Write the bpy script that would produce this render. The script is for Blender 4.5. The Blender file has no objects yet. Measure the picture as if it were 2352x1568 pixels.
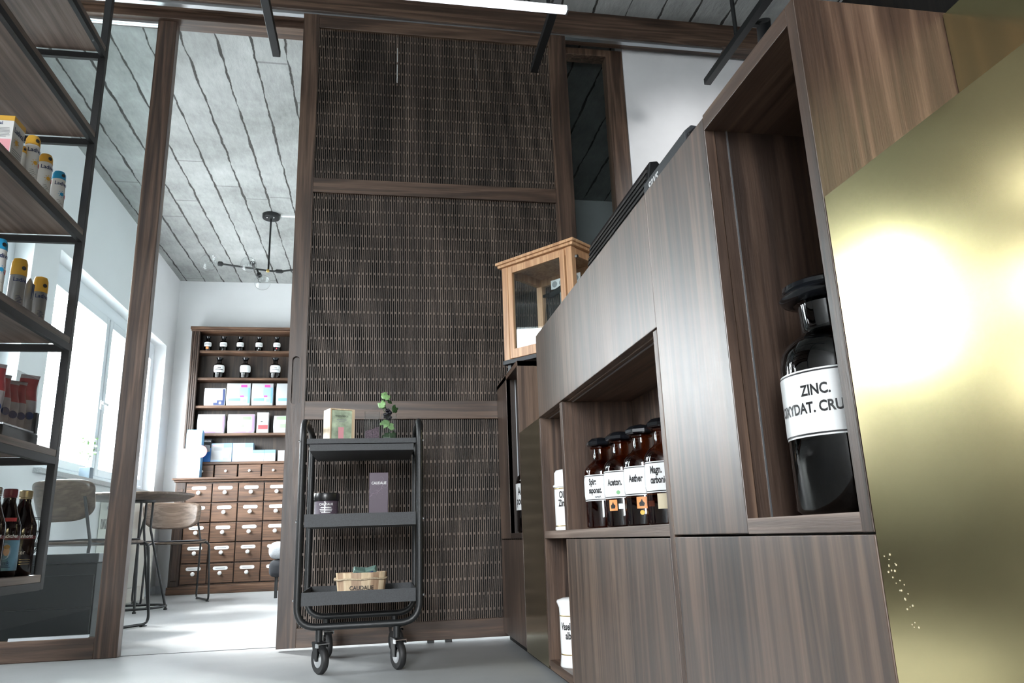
import bpy, bmesh, math, random
from mathutils import Vector, Matrix
random.seed(7)
SC = bpy.context.scene
COL = SC.collection
PI = math.pi

# ------------------------------------------------------------------ camera
cam_d = bpy.data.cameras.new('camera')
cam_d.sensor_width = 36.0
cam_d.lens = 1700.63 / 2352 * 36.0
cam_d.clip_start = 0.02
cam = bpy.data.objects.new('camera', cam_d)
COL.objects.link(cam)
_r = Vector((0.98471507, -0.17101352, -0.03302446))
_u = Vector((-0.01210463, -0.25634283, 0.96651013))
_f = Vector((0.17375189, 0.95133734, 0.2544947))
_m = Matrix((_r, _u, -_f)).transposed().to_4x4()
_m.translation = Vector((0, 0, 0.45))
cam.matrix_world = _m
SC.camera = cam

# ------------------------------------------------------------------ sky and exposure
SC.view_settings.view_transform = 'Standard'
SC.view_settings.look = 'None'
SC.view_settings.exposure = 0.5
SC.view_settings.gamma = 1.0
SC.view_settings.use_curve_mapping = False
w = bpy.data.worlds.new('sky')
SC.world = w
w.use_nodes = True
_N, _L = w.node_tree.nodes, w.node_tree.links
_tc = _N.new('ShaderNodeTexCoord')
_sx = _N.new('ShaderNodeSeparateXYZ')
_L.new(_tc.outputs['Generated'], _sx.inputs[0])
_cr = _N.new('ShaderNodeValToRGB')            # pale street below the horizon, bright overcast sky above
_cr.color_ramp.elements[0].position, _cr.color_ramp.elements[0].color = 0.46, (0.31, 0.33, 0.335, 1)
_cr.color_ramp.elements[1].position, _cr.color_ramp.elements[1].color = 0.60, (0.94, 0.975, 1.0, 1)
_ma = _N.new('ShaderNodeMath')
_ma.operation = 'MULTIPLY_ADD'
_ma.inputs[1].default_value, _ma.inputs[2].default_value = 0.5, 0.5
_L.new(_sx.outputs[2], _ma.inputs[0])
_L.new(_ma.outputs[0], _cr.inputs[0])
_L.new(_cr.outputs[0], _N['Background'].inputs[0])
w.node_tree.nodes['Background'].inputs[1].default_value = 36.0


def portal(name, loc, rot, sx, sy):
    l = bpy.data.lights.new(name, 'AREA')
    l.shape = 'RECTANGLE'
    l.size, l.size_y = sx, sy
    l.cycles.is_portal = True
    o = bpy.data.objects.new(name, l)
    COL.objects.link(o)
    o.location = loc
    o.rotation_euler = rot
    return o


# daylight openings: two windows of the back room, one of the shop, the shop front behind
portal('window_daylight', (-2.60, 6.83, 1.775), (0, -PI / 2, 0), 1.55, 2.78)
portal('window_daylight', (-2.60, 4.45, 1.95), (0, -PI / 2, 0), 1.2, 1.2)
portal('window_daylight', (-2.60, 3.075, 1.70), (0, -PI / 2, 0), 1.6, .65)
portal('window_daylight', (-1.37, -3.25, 1.85), (PI / 2, 0, 0), 1.34, 2.1)


# hazy sun coming in steeply through the back-room windows
sun_d = bpy.data.lights.new('sun', 'SUN')
sun_d.energy = 11.0
sun_d.angle = math.radians(9)
sun_d.color = (1.0, 0.98, 0.95)
sun = bpy.data.objects.new('sun', sun_d)
COL.objects.link(sun)
sun.rotation_euler = Vector((0.55, -0.60, -0.58)).to_track_quat('-Z', 'Y').to_euler()


# ------------------------------------------------------------------ materials
def nodes(name):
    m = bpy.data.materials.new(name)
    m.use_nodes = True
    nt = m.node_tree
    return m, nt, nt.nodes, nt.links, nt.nodes['Principled BSDF']


def mat(name, col, rough=0.5, metal=0.0, spec=0.5, emit=0.0, var=0.0, vscale=8.0):
    m, nt, N, L, b = nodes(name)
    b.inputs['Base Color'].default_value = (*col, 1)
    b.inputs['Roughness'].default_value = rough
    b.inputs['Metallic'].default_value = metal
    b.inputs['Specular IOR Level'].default_value = spec
    if emit:
        b.inputs['Emission Color'].default_value = (*col, 1)
        b.inputs['Emission Strength'].default_value = emit
    if var:
        tc = N.new('ShaderNodeTexCoord')
        n = N.new('ShaderNodeTexNoise')
        n.inputs['Scale'].default_value = vscale
        n.inputs['Detail'].default_value = 5
        L.new(tc.outputs['Object'], n.inputs['Vector'])
        r = N.new('ShaderNodeValToRGB')
        r.color_ramp.elements[0].position = 0.3
        r.color_ramp.elements[1].position = 0.7
        r.color_ramp.elements[0].color = (*[c * (1 - var) for c in col], 1)
        r.color_ramp.elements[1].color = (*[min(1, c * (1 + var)) for c in col], 1)
        L.new(n.outputs['Fac'], r.inputs[0])
        L.new(r.outputs[0], b.inputs['Base Color'])
    return m


def mth(N, L, op, a, b=None, c=None):
    n = N.new('ShaderNodeMath')
    n.operation = op
    for i, v in enumerate((a, b, c)):
        if v is None:
            continue
        if isinstance(v, (int, float)):
            n.inputs[i].default_value = v
        else:
            L.new(v, n.inputs[i])
    return n.outputs[0]


def noise(N, L, vec, scale, detail=4, rough=0.55, dist=0.0):
    n = N.new('ShaderNodeTexNoise')
    n.inputs['Scale'].default_value = scale
    n.inputs['Detail'].default_value = detail
    n.inputs['Roughness'].default_value = rough
    n.inputs['Distortion'].default_value = dist
    L.new(vec, n.inputs['Vector'])
    return n.outputs['Fac']


def mapped(N, L, vec, sc):
    n = N.new('ShaderNodeMapping')
    n.inputs['Scale'].default_value = sc
    L.new(vec, n.inputs['Vector'])
    return n.outputs[0]


def wood(name, cols, axis='Z', rough=0.4, k=1.0, spec=0.5, bump=0.15, fig=0.22, coat=0.0):
    m, nt, N, L, b = nodes(name)
    tc = N.new('ShaderNodeTexCoord')
    oi = N.new('ShaderNodeObjectInfo')
    rnd = mth(N, L, 'MULTIPLY', oi.outputs['Random'], 41.0)
    va = N.new('ShaderNodeVectorMath')
    va.operation = 'ADD'
    L.new(tc.outputs['Object'], va.inputs[0])
    L.new(rnd, va.inputs[1])
    v = va.outputs[0]

    def sc(cross, along):
        return tuple(along if a == axis else cross for a in 'XYZ')
    n1 = noise(N, L, mapped(N, L, v, sc(9 * k, 0.5 * k)), 1.0, 3, 0.5, 0.35)
    fine = noise(N, L, mapped(N, L, v, sc(85 * k, 1.6 * k)), 1.0, 5, 0.65)
    pore = noise(N, L, mapped(N, L, v, sc(330 * k, 14 * k)), 1.0, 2, 0.6)
    band = mth(N, L, 'SINE', mth(N, L, 'MULTIPLY', n1, 48.0))
    f = mth(N, L, 'MULTIPLY_ADD', band, 0.5 * fig, mth(N, L, 'MULTIPLY', n1, 0.55))
    f = mth(N, L, 'MULTIPLY_ADD', fine, 0.62, f)
    f = mth(N, L, 'MULTIPLY_ADD', pore, 0.22, f)
    f = mth(N, L, 'MULTIPLY', f, 0.72)
    r = N.new('ShaderNodeValToRGB')
    e = r.color_ramp.elements
    e[0].position, e[0].color = 0.30, (*cols[0], 1)
    e[1].position, e[1].color = 0.72, (*cols[2], 1)
    x = e.new(0.5)
    x.color = (*cols[1], 1)
    L.new(f, r.inputs[0])
    L.new(r.outputs[0], b.inputs['Base Color'])
    b.inputs['Roughness'].default_value = rough
    b.inputs['Specular IOR Level'].default_value = spec
    b.inputs['Coat Weight'].default_value = coat
    b.inputs['Coat Roughness'].default_value = 0.40
    L.new(mth(N, L, 'MULTIPLY_ADD', pore, 0.22, rough - 0.11), b.inputs['Roughness'])
    bp = N.new('ShaderNodeBump')
    bp.inputs['Strength'].default_value = bump
    bp.inputs['Distance'].default_value = 0.002
    L.new(mth(N, L, 'MULTIPLY_ADD', fine, 0.6, pore), bp.inputs['Height'])
    L.new(bp.outputs[0], b.inputs['Normal'])
    return m


def clear(name, tint=(0.96, 0.98, 0.98), rough=0.0, ior=1.45):
    m = bpy.data.materials.new(name)
    m.use_nodes = True
    N, L = m.node_tree.nodes, m.node_tree.links
    N.remove(N['Principled BSDF'])
    t = N.new('ShaderNodeBsdfTransparent')
    t.inputs[0].default_value = (*tint, 1)
    g = N.new('ShaderNodeBsdfGlossy')
    g.inputs['Roughness'].default_value = rough
    f = N.new('ShaderNodeFresnel')
    ge = N.new('ShaderNodeNewGeometry')
    L.new(mth(N, L, 'MULTIPLY_ADD', ge.outputs['Backfacing'], 1 / ior - ior, ior), f.inputs[0])
    mx = N.new('ShaderNodeMixShader')
    L.new(f.outputs[0], mx.inputs[0])
    L.new(t.outputs[0], mx.inputs[1])
    L.new(g.outputs[0], mx.inputs[2])
    L.new(mx.outputs[0], N['Material Output'].inputs[0])
    return m


def concrete_ceiling():
    m, nt, N, L, b = nodes('board_marked_concrete')
    tc = N.new('ShaderNodeTexCoord')
    sp = N.new('ShaderNodeSeparateXYZ')
    L.new(tc.outputs['Object'], sp.inputs[0])
    wob = noise(N, L, mapped(N, L, tc.outputs['Object'], (3.0, 7.0, 1)), 1.0, 4)
    x = mth(N, L, 'MULTIPLY_ADD', mth(N, L, 'SUBTRACT', wob, 0.5), 0.17, mth(N, L, 'MULTIPLY', sp.outputs[0], 5.0))
    cell = mth(N, L, 'FLOOR', x)
    fr = mth(N, L, 'FRACT', x)
    d = mth(N, L, 'ABSOLUTE', mth(N, L, 'SUBTRACT', fr, 0.5))
    wn = N.new('ShaderNodeTexWhiteNoise')
    wn.noise_dimensions = '1D'
    L.new(cell, wn.inputs['W'])
    tone = wn.outputs['Value']
    br = noise(N, L, mapped(N, L, tc.outputs['Object'], (1.2, 2.3, 1)), 1.5, 5, 0.65)
    br2 = noise(N, L, mapped(N, L, tc.outputs['Object'], (14, 9, 1)), 1.0, 4, 0.6)
    thr = mth(N, L, 'MULTIPLY_ADD', br, -0.14, 0.550)
    thr = mth(N, L, 'MULTIPLY_ADD', br2, -0.045, thr)
    mr = N.new('ShaderNodeMapRange')
    L.new(d, mr.inputs['Value'])
    L.new(thr, mr.inputs['From Min'])
    L.new(mth(N, L, 'ADD', thr, 0.022), mr.inputs['From Max'])
    line = mr.outputs[0]
    # joints across the boards
    yj = mth(N, L, 'MULTIPLY_ADD', tone, 0.7, mth(N, L, 'MULTIPLY', sp.outputs[1], 0.42))
    dj = mth(N, L, 'ABSOLUTE', mth(N, L, 'SUBTRACT', mth(N, L, 'FRACT', yj), 0.5))
    jl = mth(N, L, 'MULTIPLY', mth(N, L, 'GREATER_THAN', dj, 0.4965), 0.45)
    blot = noise(N, L, tc.outputs['Object'], 1.1, 7, 0.65, 0.3)
    grit = noise(N, L, mapped(N, L, tc.outputs['Object'], (30, 9, 1)), 1.0, 6, 0.7)
    f = mth(N, L, 'MULTIPLY_ADD', tone, 0.10, mth(N, L, 'MULTIPLY', blot, 0.75))
    f = mth(N, L, 'MULTIPLY_ADD', grit, 0.30, f)
    r = N.new('ShaderNodeValToRGB')
    e = r.color_ramp.elements
    e[0].position, e[0].color = 0.34, (0.15, 0.155, 0.15, 1)
    e[1].position, e[1].color = 0.74, (0.46, 0.475, 0.465, 1)
    L.new(f, r.inputs[0])
    mx = N.new('ShaderNodeMixRGB')
    L.new(mth(N, L, 'MAXIMUM', line, jl), mx.inputs[0])
    L.new(r.outputs[0], mx.inputs[1])
    mx.inputs[2].default_value = (0.045, 0.043, 0.04, 1)
    L.new(mx.outputs[0], b.inputs['Base Color'])
    b.inputs['Roughness'].default_value = 0.85
    bp = N.new('ShaderNodeBump')
    bp.inputs['Strength'].default_value = 0.5
    bp.inputs['Distance'].default_value = 0.01
    h = mth(N, L, 'SUBTRACT', mth(N, L, 'MULTIPLY_ADD', tone, 0.5, grit), mth(N, L, 'MULTIPLY', line, 1.5))
    L.new(h, bp.inputs['Height'])
    L.new(bp.outputs[0], b.inputs['Normal'])
    return m


def concrete_floor():
    m, nt, N, L, b = nodes('polished_concrete')
    tc = N.new('ShaderNodeTexCoord')
    a = noise(N, L, tc.outputs['Object'], 1.3, 7, 0.6)
    c = noise(N, L, tc.outputs['Object'], 14, 6, 0.7)
    s = noise(N, L, tc.outputs['Object'], 120, 2, 0.6)
    f = mth(N, L, 'MULTIPLY_ADD', c, 0.35, mth(N, L, 'MULTIPLY', a, 0.6))
    f = mth(N, L, 'MULTIPLY_ADD', s, 0.08, f)
    r = N.new('ShaderNodeValToRGB')
    e = r.color_ramp.elements
    e[0].position, e[0].color = 0.30, (0.24, 0.25, 0.255, 1)
    e[1].position, e[1].color = 0.75, (0.42, 0.43, 0.435, 1)
    L.new(f, r.inputs[0])
    L.new(r.outputs[0], b.inputs['Base Color'])
    L.new(mth(N, L, 'MULTIPLY_ADD', c, 0.25, 0.28), b.inputs['Roughness'])
    b.inputs['Specular IOR Level'].default_value = 0.45
    bp = N.new('ShaderNodeBump')
    bp.inputs['Strength'].default_value = 0.05
    L.new(c, bp.inputs['Height'])
    L.new(bp.outputs[0], b.inputs['Normal'])
    return m


def brass_mat():
    m, nt, N, L, b = nodes('brushed_brass')
    tc = N.new('ShaderNodeTexCoord')
    a = noise(N, L, tc.outputs['Object'], 2.2, 3, 0.5)
    r = N.new('ShaderNodeValToRGB')
    e = r.color_ramp.elements
    e[0].position, e[0].color = 0.1, (0.36, 0.30, 0.155, 1)
    e[1].position, e[1].color = 0.9, (0.45, 0.38, 0.21, 1)
    L.new(a, r.inputs[0])
    L.new(r.outputs[0], b.inputs['Base Color'])
    b.inputs['Metallic'].default_value = 1
    L.new(mth(N, L, 'MULTIPLY_ADD', a, 0.08, 0.145), b.inputs['Roughness'])
    return m


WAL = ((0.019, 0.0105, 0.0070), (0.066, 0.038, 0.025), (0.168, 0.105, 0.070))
WAL_SHADED = ((0.008, 0.0045, 0.003), (0.027, 0.0155, 0.0105), (0.066, 0.040, 0.027))  # same walnut darkened, the shade of the niches put into its colour
M = {}
M['wz'] = wood('walnut_upright', WAL, 'Z', 0.42)
M['wy'] = wood('walnut_lengthwise', WAL, 'Y', 0.42)
M['wx'] = wood('walnut_crosswise', WAL, 'X', 0.42)
M['front'] = wood('satin_walnut_veneer', WAL, 'Z', 0.42, spec=0.6, bump=0.05, coat=0.42)
M['dz'] = wood('walnut_shaded_upright', WAL_SHADED, 'Z', 0.45)
M['dy'] = wood('walnut_shaded_lengthwise', WAL_SHADED, 'Y', 0.45)
M['shelf'] = wood('shelf_walnut', ((0.07, 0.048, 0.037), (0.18, 0.13, 0.105), (0.34, 0.265, 0.22)), 'Y', 0.42)
M['oldz'] = wood('old_oak_upright', ((0.014, 0.007, 0.0045), (0.04, 0.021, 0.0135), (0.085, 0.048, 0.032)), 'Z', 0.5, 1.5)
M['oldx'] = wood('old_oak_crosswise', ((0.026, 0.012, 0.006), (0.095, 0.046, 0.024), (0.175, 0.094, 0.053)), 'X', 0.5, 1.5)
M['honey'] = wood('honey_oak', ((0.36, 0.18, 0.085), (0.55, 0.31, 0.16), (0.70, 0.44, 0.25)), 'Z', 0.4, 1.5)
M['pine'] = wood('pale_pine', ((0.50, 0.36, 0.22), (0.66, 0.52, 0.35), (0.78, 0.66, 0.48)), 'Z', 0.5, 2)
M['pine2'] = wood('tan_pine', ((0.30, 0.19, 0.12), (0.42, 0.29, 0.19), (0.52, 0.37, 0.25)), 'Z', 0.5, 2)
M['ash'] = wood('pale_walnut_plywood', ((0.04, 0.026, 0.018), (0.092, 0.064, 0.047), (0.165, 0.12, 0.092)), 'X', 0.35, 1.2)
M['ceil'] = concrete_ceiling()
M['floor'] = concrete_floor()
M['brass'] = brass_mat()
M['plaster'] = mat('white_plaster', (0.78, 0.79, 0.80), 0.9, var=0.03, vscale=2.0)
M['plaster2'] = mat('pale_rough_plaster', (0.78, 0.78, 0.79), 0.9, var=0.07, vscale=3.0)
M['black'] = mat('black_powder_coat', (0.009, 0.010, 0.011), 0.45, var=0.2, vscale=300)
M['tray'] = mat('charcoal_powder_coat', (0.028, 0.031, 0.035), 0.55, var=0.25, vscale=260)
M['blacksat'] = mat('black_satin', (0.008, 0.008, 0.009), 0.3)
M['blackmat'] = mat('matt_black', (0.006, 0.006, 0.006), 0.8)
M['gloss'] = mat('black_gloss_lacquer', (0.006, 0.007, 0.009), 0.12)
M['lacq'] = mat('black_lacquer', (0.004, 0.005, 0.006), 0.3, spec=0.12)
M['deep'] = wood('near_black_wood', ((0.003, 0.0025, 0.002), (0.008, 0.006, 0.005), (0.018, 0.013, 0.010)), 'Z', 0.5)
M['chrome'] = mat('chrome', (0.75, 0.75, 0.76), 0.12, 1.0)
M['alu'] = mat('brushed_aluminium', (0.62, 0.65, 0.68), 0.35, 1.0)
M['rubber'] = mat('black_rubber', (0.012, 0.012, 0.013), 0.55)
M['glass'] = clear('clear_glass', (0.93, 0.965, 0.965))
M['thin'] = clear('thin_glass', (0.975, 0.985, 0.985))
M['acryl'] = clear('clear_acrylic', (0.95, 0.96, 0.96))
M['amber'] = clear('amber_glass', (0.56, 0.25, 0.10), 0.02, 1.5)
M['darkamber'] = clear('dark_amber_glass', (0.10, 0.035, 0.025), 0.02, 1.55)
M['juice'] = mat('dark_red_juice_glass', (0.010, 0.004, 0.004), 0.06)
M['wframe'] = mat('white_window_frame', (0.72, 0.75, 0.78), 0.4)
M['white'] = mat('white_gloss', (0.80, 0.80, 0.80), 0.25)
M['pack'] = mat('white_pack_film', (0.38, 0.39, 0.40), 0.4)
M['paper'] = mat('white_paper', (0.80, 0.80, 0.79), 0.6)
M['label'] = mat('white_enamel_label', (0.80, 0.81, 0.81), 0.3)
M['ink'] = mat('black_ink', (0.008, 0.008, 0.009), 0.5)
M['porc'] = mat('white_porcelain', (0.84, 0.84, 0.83), 0.12)
M['gold'] = mat('gold_line', (0.55, 0.38, 0.14), 0.3, 1.0)
M['yellow'] = mat('yellow_plastic', (0.78, 0.44, 0.06), 0.35)
M['blue'] = mat('blue_plastic', (0.03, 0.36, 0.68), 0.35)
M['silver'] = mat('grey_silver_plastic', (0.33, 0.33, 0.33), 0.3, 0.4)
M['navy'] = mat('navy_print', (0.02, 0.04, 0.13), 0.5)
M['red'] = mat('red_print', (0.55, 0.05, 0.06), 0.5)
M['pink'] = mat('pink_print', (0.80, 0.36, 0.40), 0.5)
M['wine'] = mat('wine_red_cap', (0.16, 0.02, 0.03), 0.4)
M['goldcap'] = mat('pale_gold_cap', (0.45, 0.37, 0.22), 0.35, 0.7)
M['plum'] = mat('plum_card', (0.085, 0.058, 0.085), 0.5)
M['plumline'] = mat('mauve_print', (0.26, 0.20, 0.25), 0.5)
M['teal'] = mat('sea_green_wrap', (0.12, 0.20, 0.175), 0.4, var=0.15, vscale=40)
M['orange'] = mat('orange_sticker', (0.80, 0.30, 0.10), 0.5)
M['green'] = mat('green_dot', (0.20, 0.45, 0.22), 0.5)
M['ltgreen'] = mat('pale_green_print', (0.25, 0.42, 0.22), 0.5)
M['lilac'] = mat('lilac_film', (0.36, 0.25, 0.42), 0.3)
M['sky'] = mat('light_blue_card', (0.17, 0.38, 0.60), 0.45)
M['paleblue'] = mat('pale_blue_film', (0.28, 0.40, 0.55), 0.3)
M['midblue'] = mat('mid_blue_print', (0.14, 0.33, 0.68), 0.5)
M['cobalt'] = mat('cobalt_card', (0.01, 0.13, 0.42), 0.45)
M['coral'] = mat('coral_sticker', (0.70, 0.16, 0.14), 0.5)
M['magenta'] = mat('magenta_print', (0.60, 0.06, 0.30), 0.5)
M['grey'] = mat('mid_grey', (0.30, 0.31, 0.32), 0.5)
M['greyfab'] = mat('grey_wool', (0.42, 0.44, 0.46), 0.95, var=0.12, vscale=90)
M['darkfab'] = mat('charcoal_wool', (0.035, 0.037, 0.042), 0.95)
M['pouch'] = mat('silver_grey_film', (0.46, 0.42, 0.45), 0.3, var=0.25, vscale=25)
M['pouchred'] = mat('red_film', (0.45, 0.08, 0.09), 0.3, var=0.3, vscale=30)
M['cream'] = mat('cream_enamel', (0.70, 0.70, 0.64), 0.4)
M['beige'] = mat('aged_paper', (0.62, 0.54, 0.38), 0.7)
M['rope'] = mat('sisal_rope', (0.45, 0.36, 0.25), 0.9, var=0.3, vscale=300)
M['leaf'] = mat('leaf_green', (0.24, 0.42, 0.17), 0.4, var=0.3, vscale=30)
M['leafdk'] = mat('deep_leaf_green', (0.03, 0.075, 0.025), 0.4)
M['grape'] = mat('black_grape', (0.012, 0.010, 0.016), 0.25)
M['salt'] = mat('purple_bath_salt', (0.12, 0.075, 0.10), 0.7, var=0.8, vscale=220)
M['skin'] = mat('printed_face_tone', (0.62, 0.40, 0.26), 0.5)
M['blond'] = mat('printed_hair_tone', (0.42, 0.26, 0.09), 0.5)
M['labelblue'] = mat('faded_blue_label', (0.13, 0.28, 0.40), 0.4, var=0.5, vscale=12)
M['maroon'] = mat('maroon_label', (0.13, 0.025, 0.03), 0.4)
M['stone'] = mat('speckled_stone', (0.42, 0.43, 0.44), 0.5, var=0.3, vscale=160)
M['slate'] = mat('slate_blue_pot', (0.12, 0.16, 0.20), 0.5)
M['lamp'] = mat('white_lamp_tube', (0.92, 0.95, 1.0), 0.4, emit=0.75)
M['photo'] = mat('blurred_garden_print', (0.42, 0.50, 0.36), 0.4, var=0.55, vscale=22)
M['bluscreen'] = mat('grey_green_display', (0.30, 0.36, 0.34), 0.3)
M['black_slat'] = wood('black_ribbed_wood', ((0.006, 0.006, 0.006), (0.012, 0.011, 0.011), (0.05, 0.045, 0.042)), 'Y', 0.5, 1.0)
M['lattice'] = wood('lattice_walnut', ((0.035, 0.023, 0.017), (0.095, 0.066, 0.05), (0.19, 0.14, 0.11)), 'Z', 0.5)


# ------------------------------------------------------------------ mesh builder
class MB:
    def __init__(s):
        s.v, s.f, s.m = [], [], []
        s.cur = 0

    def add(s, vs, fs):
        b = len(s.v)
        s.v += [Vector(p) for p in vs]
        s.f += [tuple(i + b for i in f) for f in fs]
        s.m += [s.cur] * len(fs)
        return s

    def box(s, x0, x1, y0, y1, z0, z1):
        vs = [(x, y, z) for z in (z0, z1) for y in (y0, y1) for x in (x0, x1)]
        return s.add(vs, [(0, 2, 3, 1), (4, 5, 7, 6), (0, 1, 5, 4), (2, 6, 7, 3), (0, 4, 6, 2), (1, 3, 7, 5)])

    def obox(s, c, size, rot=None):
        R = rot if rot is not None else Matrix.Identity(3)
        c = Vector(c)
        hx, hy, hz = size[0] / 2, size[1] / 2, size[2] / 2
        vs = [c + R @ Vector((x, y, z)) for z in (-hz, hz) for y in (-hy, hy) for x in (-hx, hx)]
        return s.add(vs, [(0, 2, 3, 1), (4, 5, 7, 6), (0, 1, 5, 4), (2, 6, 7, 3), (0, 4, 6, 2), (1, 3, 7, 5)])

    def prism(s, poly, a, b, axis='Z'):
        n = len(poly)

        def P(p, h):
            return {'Z': (p[0], p[1], h), 'Y': (p[0], h, p[1]), 'X': (h, p[0], p[1])}[axis]
        vs = [P(p, a) for p in poly] + [P(p, b) for p in poly]
        fs = [tuple(range(n)), tuple(range(2 * n - 1, n - 1, -1))]
        fs += [(i, i + n, (i + 1) % n + n, (i + 1) % n) for i in range(n)]
        return s.add(vs, fs)

    def tube(s, pts, r, seg=10, closed=False):
        pts = [Vector(p) for p in pts]
        n = len(pts)
        T = []
        for i in range(n):
            if closed:
                t = (pts[(i + 1) % n] - pts[i]).normalized() + (pts[i] - pts[i - 1]).normalized()
            else:
                t = Vector((0, 0, 0))
                if i < n - 1:
                    t += (pts[i + 1] - pts[i]).normalized()
                if i > 0:
                    t += (pts[i] - pts[i - 1]).normalized()
            T.append(t.normalized())
        a = Vector((0, 0, 1)) if abs(T[0].z) < 0.9 else Vector((1, 0, 0))
        u = (a - T[0] * a.dot(T[0])).normalized()
        vs, fs = [], []
        for i in range(n):
            u = (u - T[i] * u.dot(T[i])).normalized()
            w_ = T[i].cross(u)
            rr = r[i] if isinstance(r, (list, tuple)) else r
            for k in range(seg):
                an = 2 * PI * k / seg
                vs.append(pts[i] + (u * math.cos(an) + w_ * math.sin(an)) * rr)
        m_ = n if closed else n - 1
        for i in range(m_):
            j = (i + 1) % n
            for k in range(seg):
                k2 = (k + 1) % seg
                fs.append((i * seg + k, i * seg + k2, j * seg + k2, j * seg + k))
        if not closed:
            fs.append(tuple(range(seg - 1, -1, -1)))
            fs.append(tuple((n - 1) * seg + k for k in range(seg)))
        return s.add(vs, fs)

    def lathe(s, prof, c=(0, 0, 0), seg=32, ph=0.0, sx=1.0, sy=1.0, cap=True):
        c = Vector(c)
        vs, fs = [], []
        n = len(prof)
        for r, z in prof:
            for k in range(seg):
                a = ph + 2 * PI * k / seg
                vs.append(c + Vector((r * math.cos(a) * sx, r * math.sin(a) * sy, z)))
        for i in range(n - 1):
            for k in range(seg):
                k2 = (k + 1) % seg
                fs.append((i * seg + k, i * seg + k2, (i + 1) * seg + k2, (i + 1) * seg + k))
        if cap:
            fs.append(tuple(range(seg - 1, -1, -1)))
            fs.append(tuple((n - 1) * seg + k for k in range(seg)))
        return s.add(vs, fs)

    def disc(s, c, r, normal, seg=24, th=0.0006):
        n_ = Vector(normal).normalized()
        a = Vector((0, 0, 1)) if abs(n_.z) < 0.9 else Vector((1, 0, 0))
        u = n_.cross(a).normalized()
        v_ = n_.cross(u)
        c = Vector(c)
        ring = [c + (u * math.cos(2 * PI * k / seg) + v_ * math.sin(2 * PI * k / seg)) * r for k in range(seg)]
        vs = ring + [p + n_ * th for p in ring]
        fs = [tuple(range(seg)), tuple(range(2 * seg - 1, seg - 1, -1))]
        fs += [(k, (k + 1) % seg, (k + 1) % seg + seg, k + seg) for k in range(seg)]
        return s.add(vs, fs)

    def patch(s, c, r, a0, a1, z0, z1, seg=16, ch=0.0, chs=(1, 1)):
        """label strip on a cylinder; ch = corner cut as a share of the width"""
        c = Vector(c)
        vs, fs = [], []
        ts = sorted(set([i / seg for i in range(seg + 1)] + ([ch, 1 - ch] if ch else [])))
        hcut = ch * (a1 - a0) * r
        for t in ts:
            a = a0 + (a1 - a0) * t
            cut = 0.0
            if ch and t < ch and chs[0]:
                cut = hcut * (1 - t / ch)
            if ch and t > 1 - ch and chs[1]:
                cut = hcut * (1 - (1 - t) / ch)
            for z in (z0 + cut, z1 - cut):
                vs.append(c + Vector((r * math.cos(a), r * math.sin(a), z)))
        for i in range(len(ts) - 1):
            fs.append((2 * i, 2 * i + 2, 2 * i + 3, 2 * i + 1))
        return s.add(vs, fs)

    def sphere(s, c, r, seg=16, rings=10, sc=(1, 1, 1)):
        c = Vector(c)
        prof = [(max(1e-5, r * math.sin(PI * i / rings)), -r * math.cos(PI * i / rings)) for i in range(rings + 1)]
        b = len(s.v)
        s.lathe(prof, (0, 0, 0), seg, cap=False)
        for i in range(b, len(s.v)):
            p = s.v[i]
            s.v[i] = c + Vector((p.x * sc[0], p.y * sc[1], p.z * sc[2]))
        return s


def fillet(pts, r, n=6, closed=False):
    pts = [Vector(p) for p in pts]
    out = []
    N_ = len(pts)
    for i in range(N_):
        if not closed and i in (0, N_ - 1):
            out.append(pts[i])
            continue
        p, a, b = pts[i], pts[i - 1], pts[(i + 1) % N_]
        da, db = (a - p), (b - p)
        ang = da.angle(db)
        if ang > PI - 0.05:
            out.append(p)
            continue
        d = min(r / math.tan(ang / 2), da.length * 0.49, db.length * 0.49)
        A, B = p + da.normalized() * d, p + db.normalized() * d
        for k in range(n + 1):
            t = k / n
            out.append(A * (1 - t) ** 2 + p * 2 * t * (1 - t) + B * t * t)
    return out


def full(o):
    m = o.matrix_basis.copy()
    p = o.parent
    while p:
        m = p.matrix_basis @ m
        p = p.parent
    return m


def thing(name, label, cat, loc=(0, 0, 0), rz=0.0, group=None):
    o = bpy.data.objects.new(name, None)
    COL.objects.link(o)
    o.empty_display_size = 0.05
    o.location = loc
    o.rotation_euler = (0, 0, rz)
    o['label'] = label
    o['category'] = cat
    if group:
        o['group'] = group
    return o


def tag(o, label, cat, group=None, kind=None):
    o['label'] = label
    o['category'] = cat
    if group:
        o['group'] = group
    if kind:
        o['kind'] = kind
    return o


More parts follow.
